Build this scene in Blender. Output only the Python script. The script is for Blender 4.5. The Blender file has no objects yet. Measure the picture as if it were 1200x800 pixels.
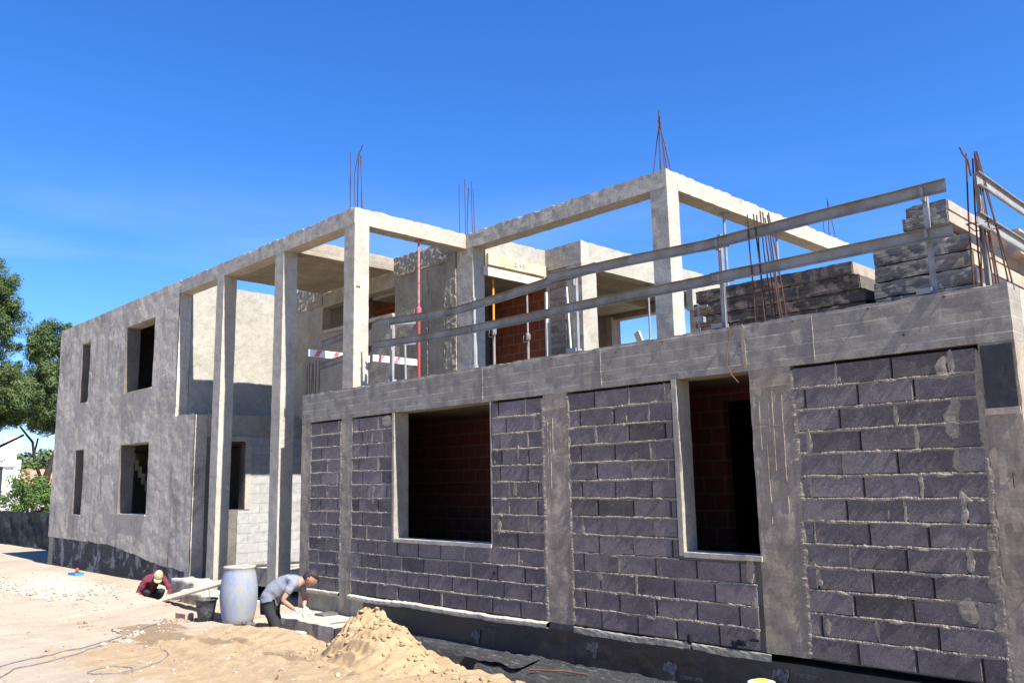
import bpy, bmesh, math, random
import numpy as np
from mathutils import Vector, Matrix, noise
random.seed(7)
SC = bpy.context.scene
COL = SC.collection
R = math.radians

# ------------------------------------------------------------------ materials
class NT:
    def __init__(s, name):
        s.m = bpy.data.materials.new(name); s.m.use_nodes = True
        s.t = s.m.node_tree; s.n = s.t.nodes; s.l = s.t.links
        s.b = s.n['Principled BSDF']
        s.tc = s.n.new('ShaderNodeTexCoord')
        s.co = s.tc.outputs['Object']
    def mapping(s, scale=(1,1,1), rot=(0,0,0), loc=(0,0,0)):
        n = s.n.new('ShaderNodeMapping'); n.inputs['Scale'].default_value = scale
        n.inputs['Rotation'].default_value = rot; n.inputs['Location'].default_value = loc
        s.l.new(s.co, n.inputs[0]); return n.outputs[0]
    def noise(s, scale, detail=5, rough=.6, vec=None, dist=0):
        n = s.n.new('ShaderNodeTexNoise'); n.inputs['Scale'].default_value = scale
        n.inputs['Detail'].default_value = detail; n.inputs['Roughness'].default_value = rough
        n.inputs['Distortion'].default_value = dist
        s.l.new(vec if vec is not None else s.co, n.inputs['Vector']); return n.outputs['Fac']
    def voro(s, scale, vec=None, feat='F1', out='Distance'):
        n = s.n.new('ShaderNodeTexVoronoi'); n.feature = feat; n.inputs['Scale'].default_value = scale
        s.l.new(vec if vec is not None else s.co, n.inputs['Vector']); return n.outputs[out]
    def ramp(s, fac, stops, interp='LINEAR'):
        n = s.n.new('ShaderNodeValToRGB'); cr = n.color_ramp; cr.interpolation = interp
        while len(cr.elements) < len(stops): cr.elements.new(.5)
        for e, (p, c) in zip(cr.elements, stops):
            e.position = p; e.color = (c, c, c, 1) if isinstance(c, (int, float)) else (*c, 1)
        s.l.new(fac, n.inputs[0]); return n.outputs[0]
    def mix(s, a, b, fac, mode='MIX'):
        n = s.n.new('ShaderNodeMix'); n.data_type = 'RGBA'; n.blend_type = mode
        n.clamp_factor = True
        for sock, v in ((n.inputs[6], a), (n.inputs[7], b), (n.inputs[0], fac)):
            if isinstance(v, bpy.types.NodeSocket): s.l.new(v, sock)
            elif isinstance(v, (int, float)) and sock != n.inputs[0]: sock.default_value = (v, v, v, 1)
            elif isinstance(v, tuple): sock.default_value = (*v, 1)
            else: sock.default_value = v
        return n.outputs[2]
    def math(s, op, a, b=0., c=0.):
        n = s.n.new('ShaderNodeMath'); n.operation = op
        for i, v in enumerate((a, b, c)):
            if isinstance(v, bpy.types.NodeSocket): s.l.new(v, n.inputs[i])
            else: n.inputs[i].default_value = v
        return n.outputs[0]
    def bump(s, h, strength=.5, dist=.01, prev=None):
        n = s.n.new('ShaderNodeBump'); n.inputs['Strength'].default_value = strength
        n.inputs['Distance'].default_value = dist; s.l.new(h, n.inputs['Height'])
        if prev is not None: s.l.new(prev, n.inputs['Normal'])
        return n.outputs[0]
    def out(s, col, rough=.9, normal=None, metal=0., spec=.25):
        if isinstance(col, bpy.types.NodeSocket): s.l.new(col, s.b.inputs['Base Color'])
        else: s.b.inputs['Base Color'].default_value = (*col, 1)
        if isinstance(rough, bpy.types.NodeSocket): s.l.new(rough, s.b.inputs['Roughness'])
        else: s.b.inputs['Roughness'].default_value = rough
        s.b.inputs['Metallic'].default_value = metal
        s.b.inputs['Specular IOR Level'].default_value = spec
        if normal is not None: s.l.new(normal, s.b.inputs['Normal'])
        return s.m

def concrete(name, col, var=.25, stain=.35, fine=.18, bump=.35, boards=0., streak=0., patch=None, tint=(.30,.24,.17), pores=.5):
    k = NT(name); c = (col[0]*1.07, col[1]*1.0, col[2]*.84)
    big = k.noise(.9, 7, .62, dist=.4)
    base = k.mix(tuple(x*(1-var) for x in c), tuple(min(1,x*(1+var)) for x in c), k.ramp(big, [(.3,0.),(.7,1.)]))
    st = k.noise(2.3, 8, .7, k.mapping((1,1,.55), loc=(5,2,9)), dist=.6)
    base = k.mix(base, tuple(x*.45 for x in c), k.math('MULTIPLY', k.ramp(st, [(.5,0.),(.72,1.)]), stain))
    warm = k.noise(1.1, 4, .6, k.mapping(loc=(11,7,3)))
    base = k.mix(base, tint, k.math('MULTIPLY', k.ramp(warm, [(.52,0.),(.75,1.)]), .35))
    md_ = k.noise(5.5, 12, .8, dist=.9)
    base = k.mix(base, k.ramp(md_, [(.32,.66),(.5,.98),(.66,1.16)]), .85, 'MULTIPLY')
    fn = k.noise(38, 4, .7)
    base = k.mix(base, k.ramp(fn, [(.25,1-fine*2),(.75,1+fine*.0)]), .8, 'MULTIPLY')
    h = k.noise(9, 9, .72)
    nrm = k.bump(h, min(1,bump*1.5), .025); nrm = k.bump(md_, min(1,bump*1.2), .02, nrm)
    if pores:
        po = k.voro(26, feat='F1'); pn = k.noise(6, 2)
        pm = k.math('MULTIPLY', k.ramp(po, [(.06,1.),(.12,0.)]), k.ramp(pn, [(.55,0.),(.6,1.)]))
        base = k.mix(base, tuple(x*.3 for x in c), k.math('MULTIPLY', pm, pores))
    if streak:
        sn = k.noise(3.2, 6, .75, k.mapping((2.6,2.6,.22)))
        base = k.mix(base, tuple(x*.55 for x in c), k.math('MULTIPLY', k.ramp(sn, [(.5,0.),(.7,1.)]), streak))
        s2 = k.noise(9, 4, .7, k.mapping((2.5,2.5,.12), loc=(3,3,1)))
        base = k.mix(base, tuple(min(1,x*1.5) for x in c), k.math('MULTIPLY', k.ramp(s2, [(.62,0.),(.7,1.)]), streak*.6))
    if boards:
        sep = k.n.new('ShaderNodeSeparateXYZ'); k.l.new(k.co, sep.inputs[0])
        z = k.math('DIVIDE', k.math('ADD', sep.outputs[2], 20.02), boards)
        fr = k.math('FRACT', z); fl = k.math('FLOOR', z)
        wn = k.n.new('ShaderNodeTexWhiteNoise'); wn.noise_dimensions = '1D'; k.l.new(fl, wn.inputs['W'])
        base = k.mix(base, k.ramp(wn.outputs['Value'], [(0,.86),(1,1.)]), 1., 'MULTIPLY')
        line = k.ramp(fr, [(0.,1.),(.09,0.)])
        ln = k.noise(2.5, 3)
        lm = k.math('MULTIPLY', line, k.ramp(ln, [(.4,0.),(.6,1.)]))
        base = k.mix(base, tuple(min(1,x*1.6) for x in c), k.math('MULTIPLY', lm, .8))
        gr = k.noise(5, 6, .7, k.mapping((.6,.6,14)))
        base = k.mix(base, k.ramp(gr, [(.3,.84),(.7,1.05)]), .7, 'MULTIPLY')
        nrm = k.bump(gr, .25, .006, nrm); nrm = k.bump(line, .5, .006, nrm)
    if patch:
        pnz = k.noise(1.3, 6, .65, k.mapping(loc=(21,4,8)), dist=.8)
        base = k.mix(base, patch, k.math('MULTIPLY', k.ramp(pnz, [(.50,0.),(.56,1.)]), .8))
    return k.out(base, .92, nrm)

M = {}
M['conc'] = concrete('cast_concrete', (.37,.355,.335), stain=.3, streak=.25)
M['conc_col'] = concrete('column_concrete', (.45,.43,.41), var=.12, stain=.22, streak=.2, bump=.2)
M['conc_beam'] = concrete('board_marked_concrete', (.335,.32,.315), var=.1, stain=.2, boards=.125, streak=.35, bump=.25)
M['conc_top'] = concrete('upper_beam_concrete', (.46,.44,.42), var=.15, stain=.3, streak=.35, bump=.3)
M['pier'] = concrete('pier_concrete', (.35,.31,.28), var=.22, stain=.4, streak=.9, bump=.35, tint=(.36,.27,.19))
M['slabc'] = concrete('soffit_concrete', (.36,.33,.29), boards=.1, bump=.2)
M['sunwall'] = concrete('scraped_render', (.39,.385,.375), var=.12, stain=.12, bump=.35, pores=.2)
M['jambc'] = concrete('shade_toned_reveal_concrete', (.17,.16,.155), var=.15, stain=.2, bump=.3)  # darker than the other jambs; the shade on these reveals is painted in
M['rough'] = concrete('rough_render', (.36,.335,.30), var=.3, stain=.5, bump=.9, streak=.3)

M['darkconc'] = concrete('dark_and_shaded_concrete', (.15,.145,.15), var=.3, stain=.3, bump=.4)  # own dark tones, plus shade painted into room walls and panel ends
M['dryslab'] = concrete('dusty_concrete', (.47,.46,.44), var=.1, stain=.15, bump=.25)
M['mortar'] = concrete('mortar', (.42,.39,.36), var=.2, stain=.1, bump=.8, fine=.3, pores=0)
M['smear'] = concrete('smeared_mortar', (.36,.32,.29), var=.18, stain=.15, bump=.5, fine=.25, pores=0)

def plaster():
    k = NT('thrown_render'); c = (.335,.305,.28)
    big = k.noise(.55, 7, .6, dist=.6)
    base = k.mix((.44,.385,.305), (.60,.53,.425), k.ramp(big, [(.32,0.),(.66,1.)]))
    st = k.noise(1.5, 8, .72, k.mapping((1,1,.6), loc=(4,1,2)), dist=1.1)
    base = k.mix(base, (.165,.142,.122), k.math('MULTIPLY', k.ramp(st, [(.53,0.),(.66,1.)]), .6))
    ob = k.noise(1.6, 6, .6, k.mapping((1,1,.3), loc=(14,1,2)), dist=.5)
    base = k.mix(base, (.27,.215,.16), k.math('MULTIPLY', k.ramp(ob, [(.56,0.),(.7,1.)]), .5))
    base = k.mix(base, k.ramp(k.noise(13, 10, .82, dist=.9), [(.34,.55),(.5,.95),(.66,1.15)]), .9, 'MULTIPLY')
    # sweeping trowel arcs
    w = k.n.new('ShaderNodeTexWave'); w.wave_type = 'RINGS'; w.rings_direction = 'SPHERICAL'
    w.inputs['Scale'].default_value = 1.1; w.inputs['Distortion'].default_value = 9
    w.inputs['Detail'].default_value = 4; w.inputs['Detail Scale'].default_value = 1.2
    k.l.new(k.mapping((1,1,1)), w.inputs['Vector'])
    arcs = k.math('MULTIPLY', w.outputs['Fac'], k.ramp(k.noise(1.2, 3), [(.45,0.),(.62,1.)]))
    rm = k.ramp(k.noise(.9, 4, .6, k.mapping(loc=(2,2,2)), dist=.5), [(.40,.12),(.62,1.)])
    n1 = k.bump(arcs, .15, .012)
    n1 = k.bump(k.math('MULTIPLY', k.noise(7, 12, .78, k.mapping((1,1,.7), rot=(0,R(35),0)), dist=1.6), rm), 1., .035, n1)
    n1 = k.bump(k.noise(60, 4, .7), .4, .006, n1)
    base = k.mix(base, (.46,.42,.36), k.math('MULTIPLY', k.ramp(arcs, [(.6,0.),(.95,1.)]), .3))
    vs_ = k.noise(1.15, 3, .5, k.mapping((1,1,.03), loc=(3.3,1,1)), dist=.1)
    base = k.mix(base, (.20,.18,.165), k.math('MULTIPLY', k.ramp(vs_, [(.485,0.),(.5,1.),(.515,0.)]), .35))
    return k.out(base, .93, n1)
M['plaster'] = plaster()

def block_mat():
    k = NT('expanded_clay_block')
    at = k.n.new('ShaderNodeAttribute'); at.attribute_name = 'tone'
    sp = k.noise(70, 4, .8)
    c1 = k.mix((.105,.087,.083), (.235,.197,.185), k.ramp(sp, [(.3,0.),(.72,1.)]))
    lg = k.noise(1.4, 6, .65, dist=.5)
    c1 = k.mix(c1, k.ramp(lg, [(.3,.74),(.7,1.22)]), 1., 'MULTIPLY')
    md_ = k.noise(9, 10, .8, dist=.7); c1 = k.mix(c1, k.ramp(md_, [(.32,.7),(.5,1.),(.68,1.28)]), .9, 'MULTIPLY')
    c1 = k.mix(c1, k.ramp(at.outputs['Fac'], [(0,(.62,.62,.60)),(.5,(1.,1.,1.)),(1,(1.2,1.2,1.22))]), 1., 'MULTIPLY')
    dust = k.noise(5, 9, .78, k.mapping(loc=(3,9,1)))
    c1 = k.mix(c1, (.33,.30,.265), k.math('MULTIPLY', k.ramp(dust, [(.57,0.),(.70,1.)]), .6))
    # raking scratches left by the saw and the trowel
    sc = k.noise(6, 5, .7, k.mapping((3,3,.7), rot=(0,R(-48),0)))
    n = k.bump(sp, .9, .006); n = k.bump(sc, .12, .008, n)
    n = k.bump(k.voro(55), .35, .005, n)
    return k.out(c1, .95, n)
M['block'] = block_mat()

def slabface(name='weathered_slab_edge', lo=(.085,.078,.072), hi=(.27,.255,.235), rb=.4):
    k = NT(name)
    a = k.noise(2.2, 9, .75, k.mapping((.55,.55,5)), dist=.4); b_ = k.noise(9, 10, .8, k.mapping((.5,.5,1.6)), dist=.6)
    base = k.mix(lo, hi, k.ramp(a, [(.36,0.),(.66,1.)]))
    base = k.mix(base, k.ramp(b_, [(.32,.55),(.5,1.),(.68,1.45)]), .95, 'MULTIPLY')
    o_ = k.noise(1.3, 5, .7, k.mapping((1,1,4), loc=(3,8,1)))
    base = k.mix(base, (.26,.15,.08), k.math('MULTIPLY', k.ramp(o_, [(.50,0.),(.66,1.)]), rb))
    n = k.bump(b_, .9, .02); n = k.bump(a, .5, .03, n)
    return k.out(base, .93, n)
M['panelc'] = slabface(hi=(.34,.32,.29))
M['panelb'] = slabface('brown_weathered_edge', (.05,.04,.034), (.20,.165,.135), .75)
def simple(name, col, rough=.6, metal=0., bump=0., bs=30, var=.15, vs=6, col2=None, spec=.4):
    k = NT(name)
    c2 = col2 or tuple(x*(1-var*2) for x in col)
    base = k.mix(c2, col, k.ramp(k.noise(vs, 6, .65), [(.35,0.),(.62,1.)]))
    n = k.bump(k.noise(bs, 5, .65), bump, .01) if bump else None
    return k.out(base, rough, n, metal, spec)
M['galv'] = simple('galvanised_steel', (.27,.265,.245), .85, .0, .3, 14, col2=(.17,.145,.115), vs=3, spec=.15)
M['darkceil'] = concrete('shade_toned_soffit', (.13,.12,.11))  # darkened so the room's shade is already in the ceiling colour
M['galv_post'] = simple('zinc_post', (.27,.275,.28), .7, .05, .2, 12, col2=(.2,.19,.18))
M['rust'] = simple('rusty_rebar', (.095,.042,.03), .9, .0, .4, 60, col2=(.045,.024,.02), vs=15)
M['rust_orange'] = simple('orange_rust', (.17,.075,.035), .9)
M['redpaint'] = simple('red_prop_paint', (.33,.045,.045), .5, 0, .1, 30, col2=(.32,.06,.05), vs=10)
M['pinkpaint'] = simple('faded_pink_paint', (.45,.10,.15), .6, col2=(.55,.1,.13), vs=10)
M['redrusty'] = simple('worn_red_tube', (.42,.25,.22), .7, .1, .2, 50, col2=(.35,.06,.04), vs=22)
M['orange'] = simple('orange_prop_paint', (.75,.3,.03), .5, col2=(.5,.22,.06), vs=12)
M['greyprop'] = simple('grey_prop_tube', (.3,.27,.25), .6, .3, .1, 30)
M['yellowboard'] = simple('yellow_formwork_face', (.66,.56,.33), .65, 0, .15, 20, col2=(.42,.33,.2), vs=3)
M['creamboard'] = simple('cream_batten', (.62,.55,.42), .7, 0, .15, 20, col2=(.5,.42,.3), vs=3)
M['ink'] = simple('dark_stencil_ink', (.12,.1,.07), .8)
M['white'] = simple('white_paint', (.78,.78,.76), .6, var=.05)
M['bred'] = simple('red_stripe_paint', (.62,.05,.08), .6, col2=(.75,.3,.3), vs=9)
M['membrane'] = None
M['skin'] = simple('tanned_skin', (.42,.22,.15), .55, vs=8, var=.08)
M['hair'] = simple('dark_hair', (.035,.025,.02), .7, bump=.5, bs=60)
M['teegrey'] = simple('light_grey_cotton', (.22,.23,.26), .9, bump=.5, bs=14, var=.06)
M['maroon'] = simple('maroon_knit', (.16,.03,.045), .9, bump=.6, bs=16)
M['trouser'] = simple('black_trousers', (.022,.022,.026), .85, bump=.6, bs=12)
M['glove'] = simple('dusty_glove', (.5,.52,.45), .9, bump=.4, col2=(.18,.34,.27), vs=14)
M['cap'] = simple('khaki_cap', (.45,.37,.22), .9, bump=.3, col2=(.3,.24,.14), vs=25)
M['bucketblack'] = simple('black_rubber', (.025,.027,.03), .55, bump=.2, col2=(.10,.10,.10), vs=18)
M['wire'] = simple('green_grey_wire', (.2,.28,.26), .5, .5)
M['plank'] = simple('dusty_pine_board', (.60,.47,.36), .85, bump=.3, bs=18, col2=(.5,.39,.3), vs=4)
M['boardwood'] = simple('weathered_board_side', (.42,.34,.27), .85, bump=.5, bs=24, col2=(.26,.21,.17), vs=5)
M['clay'] = simple('pale_clay_brick', (.50,.33,.24), .9, bump=.4)
M['claybits'] = simple('broken_tile', (.36,.23,.16), .9)
M['bluecloth'] = simple('blue_plastic', (.03,.25,.62), .5)
M['redcan'] = simple('red_plastic', (.6,.06,.04), .5)
M['cable'] = simple('grey_cable', (.22,.22,.25), .6)
M['whiteplastic'] = simple('white_plastic', (.72,.72,.70), .45, col2=(.6,.58,.52), vs=7)
M['yellowplastic'] = simple('yellow_green_plastic', (.65,.72,.08), .4)
M['stuccow'] = simple('white_stucco', (.78,.76,.72), .9, var=.04)
M['rooftile'] = simple('terracotta_tiles', (.50,.24,.15), .9, bump=.5, bs=8, vs=4)
M['darkglass'] = simple('dark_glass', (.03,.035,.04), .15)
M['orangecloth'] = simple('orange_blind', (.4,.14,.06), .9)
M['bark'] = simple('pine_bark', (.035,.026,.022), .95, bump=.8, bs=8)
M['black'] = simple('matt_black', (.012,.012,.012), .9)
M['lid'] = simple('dusty_lid', (.42,.36,.30), .8)
M['foam'] = simple('white_foam', (.8,.8,.78), .8)
M['letter'] = simple('grey_print', (.13,.13,.145), .8, col2=(.035,.035,.04), vs=26)

def leafmat(name, a, b, s=.35):
    k = NT(name)
    base = k.mix(a, b, k.ramp(k.noise(s, 4, .7), [(.35,0.),(.65,1.)]))
    base = k.mix(base, k.ramp(k.noise(9, 2, .5), [(.3,.6),(.7,1.3)]), .8, 'MULTIPLY')
    k.b.inputs['Subsurface Weight'].default_value = 0
    return k.out(base, .6, None, 0., .3)
M['needle'] = leafmat('pine_needles', (.024,.052,.012), (.10,.14,.038), .8)
M['needle2'] = leafmat('pine_needles_blue', (.027,.056,.014), (.105,.145,.045), .8)
M['leaf'] = leafmat('bush_leaves', (.035,.085,.012), (.12,.19,.04), 2.)
M['farleaf'] = leafmat('far_wood_leaves', (.06,.085,.04), (.12,.15,.06), .2)
M['blossom'] = simple('pale_blossom', (.75,.6,.58), .8)

def membrane_mat():
    k = NT('bituminous_membrane')
    d = k.noise(4, 8, .75, dist=1.)
    base = k.mix((.014,.0125,.012), (.038,.035,.033), k.ramp(d, [(.35,0.),(.7,1.)]))
    s = k.noise(7, 6, .8, k.mapping(loc=(2,8,4)), dist=1.5)
    base = k.mix(base, (.34,.33,.32), k.math('MULTIPLY', k.ramp(s, [(.62,0.),(.74,1.)]), .28))
    n = k.bump(k.noise(3, 5, .55, dist=.3), .5, .04)
    n = k.bump(k.noise(120, 2), .3, .003, n)
    return k.out(base, k.ramp(d, [(.3,.35),(.7,.7)]), n, 0, .5)
M['membrane'] = membrane_mat()
def dusty_lit_sheet():
    k = NT('dusty_sheet_painted_sheen')
    d = k.noise(5, 12, .82, k.mapping((.8,2.4,2.4), rot=(0,0,R(14))), dist=2.2)
    base = k.mix((.02,.02,.021), (.075,.072,.07), k.ramp(d, [(.35,0.),(.6,1.)]))
    base = k.mix(base, (.32,.31,.30), k.math('MULTIPLY', k.ramp(d, [(.55,0.),(.64,1.)]), .8))  # pale scuffs and dust; sunlit gloss on the creases is painted in too
    n = k.bump(d, 1., .08); n = k.bump(k.noise(24, 7, .8), .5, .01, n)
    return k.out(base, .55, n, 0, .5)
M['sheet_dusty_lit'] = dusty_lit_sheet()
def plinth_mat():
    k = NT('tarred_plinth')
    br = k.n.new('ShaderNodeTexBrick'); br.inputs['Scale'].default_value = 1.
    br.inputs['Brick Width'].default_value = .5; br.inputs['Row Height'].default_value = .21
    br.inputs['Mortar Size'].default_value = .012
    br.inputs['Color1'].default_value = (.045,.042,.042,1); br.inputs['Color2'].default_value = (.06,.056,.056,1)
    br.inputs['Mortar'].default_value = (.075,.07,.068,1)
    k.l.new(k.mapping((1,1,1), rot=(R(90),0,0)), br.inputs['Vector'])
    p = k.noise(1.9, 6, .6, k.mapping(loc=(3,1,6)), dist=.6)
    base = k.mix(br.outputs['Color'], (.30,.285,.29), k.math('MULTIPLY', k.ramp(p, [(.52,0.),(.56,1.)]), .75))
    p2 = k.noise(2.6, 6, .7, k.mapping(loc=(13,1,6)), dist=.6)
    base = k.mix(base, (.03,.028,.028), k.ramp(p2, [(.5,0.),(.58,.8)]))
    return k.out(base, .8, k.bump(p, .4, .02))
M['plinth'] = plinth_mat()
def brick_mat(name, c1, c2, mort, rot, w=.3, h=.2, ms=.012):
    k = NT(name)
    br = k.n.new('ShaderNodeTexBrick'); br.inputs['Scale'].default_value = 1.
    br.inputs['Brick Width'].default_value = w; br.inputs['Row Height'].default_value = h
    br.inputs['Mortar Size'].default_value = ms; br.inputs['Mortar Smooth'].default_value = .2
    br.inputs['Color1'].default_value = (*c1,1); br.inputs['Color2'].default_value = (*c2,1)
    br.inputs['Mortar'].default_value = (*mort,1)
    sp_n = k.n.new('ShaderNodeSeparateXYZ'); cb = k.n.new('ShaderNodeCombineXYZ'); k.l.new(k.co, sp_n.inputs[0])
    k.l.new(sp_n.outputs[1 if rot[2] else 0], cb.inputs[0]); k.l.new(sp_n.outputs[2], cb.inputs[1]); k.l.new(cb.outputs[0], br.inputs['Vector'])
    base = k.mix(br.outputs['Color'], k.ramp(k.noise(9, 5, .7), [(.3,.75),(.7,1.1)]), .8, 'MULTIPLY')
    n = k.bump(br.outputs['Fac'], -.6, .012); n = k.bump(k.noise(40, 3), .3, .005, n)
    return k.out(base, .9, n)
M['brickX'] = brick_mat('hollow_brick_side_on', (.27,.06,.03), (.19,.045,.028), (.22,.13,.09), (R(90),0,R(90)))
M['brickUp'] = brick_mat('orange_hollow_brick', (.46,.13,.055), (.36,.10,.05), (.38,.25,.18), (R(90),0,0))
M['brickY'] = brick_mat('shade_toned_brick_front_on', (.125,.031,.019), (.095,.026,.017), (.125,.075,.052), (R(90),0,0))  # brick tone lowered so the dim room is painted into it

M['block_pale'] = brick_mat('bagged_blockwork', (.37,.36,.34), (.32,.31,.295), (.25,.24,.23), (R(90),0,R(90)), .5, .205, .008)
def sand_mat(name='sandy_ground'):
    k = NT(name)
    wet = k.n.new('ShaderNodeAttribute'); wet.attribute_name = 'wet'
    yel = k.n.new('ShaderNodeAttribute'); yel.attribute_name = 'yellow'
    n1 = k.noise(.5, 7, .65, dist=.5); n2 = k.noise(6, 8, .7)
    pale = k.mix((.33,.265,.19), (.43,.36,.27), k.ramp(n1, [(.35,0.),(.65,1.)]))
    ye = k.mix((.32,.225,.125), (.40,.295,.18), k.ramp(n2, [(.35,0.),(.65,1.)]))
    yf = k.math('ADD', yel.outputs['Fac'], k.math('MULTIPLY', k.math('SUBTRACT', k.noise(1.8, 6, .6), .5), 1.1))
    base = k.mix(pale, ye, k.ramp(yf, [(.38,0.),(.62,1.)]))
    wf = k.math('ADD', wet.outputs['Fac'], k.math('MULTIPLY', k.math('SUBTRACT', k.noise(2.2, 7, .65), .5), .9))
    base = k.mix(base, (.21,.15,.085), k.math('MULTIPLY', k.ramp(wf, [(.46,0.),(.54,1.)]), .85))
    base = k.mix(base, k.ramp(k.noise(24, 6, .75), [(.25,.8),(.7,1.05)]), .8, 'MULTIPLY')
    # brick dust and small dark crumbs
    v = k.noise(3.3, 5, .8, k.mapping(loc=(5,5,5)))
    base = k.mix(base, (.45,.24,.16), k.math('MULTIPLY', k.ramp(v, [(.66,0.),(.72,1.)]), .4))
    n = k.bump(k.noise(5, 9, .7), .5, .05); n = k.bump(k.noise(45, 5, .7), .45, .012, n)
    return k.out(base, .97, n, 0, .1)
M['sand'] = sand_mat()
def pile_mat():
    k = NT('damp_yellow_sand')
    n2 = k.noise(4, 8, .7)
    base = k.mix((.35,.235,.12), (.44,.31,.175), k.ramp(n2, [(.35,0.),(.65,1.)]))
    base = k.mix(base, k.ramp(k.noise(60, 4, .75), [(.25,.8),(.7,1.05)]), .8, 'MULTIPLY')
    n = k.bump(k.noise(9, 9, .75), .6, .04); n = k.bump(k.noise(70, 4, .7), .5, .008, n)
    return k.out(base, .97, n, 0, .1)
M['pile'] = pile_mat()
M['gravel'] = concrete('pale_gravel', (.56,.54,.51), var=.15, stain=.08, bump=1., fine=.35, pores=0, tint=(.5,.4,.3))
def drum_mat():
    k = NT('scuffed_drum_plastic')
    cs = k.noise(2.2, 8, .8, k.mapping((1.5,1.5,.7), loc=(.3,.2,.5)), dist=.7)
    f2 = k.noise(14, 6, .8, k.mapping((1.,1.,.35)))
    fac = k.math('MULTIPLY', k.ramp(cs, [(.42,0.),(.56,1.)]), k.ramp(f2, [(.38,0.),(.56,1.)]))
    base = k.mix((.27,.265,.245), (.13,.21,.42), k.math('MULTIPLY', fac, .8))
    base = k.mix(base, (.30,.27,.22), k.ramp(k.noise(5, 6, .7, k.mapping(loc=(4,4,4))), [(.5,0.),(.7,.6)]))
    return k.out(base, .75, k.bump(k.noise(18, 6, .7), .4, .01))
M['drum'] = drum_mat()
def net_mat():
    k = NT('dark_shade_net')
    n = k.noise(1.6, 7, .7, k.mapping((1,1,2.6), rot=(0,R(12),0)), dist=1.2)
    base = k.mix((.010,.016,.016), (.045,.052,.05), k.ramp(n, [(.42,0.),(.68,1.)]))
    base = k.mix(base, (.4,.4,.4), k.ramp(n, [(.68,0.),(.8,.8)]))
    return k.out(base, .75, k.bump(n, .8, .1), 0, .25)
M['net'] = net_mat()

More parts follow.
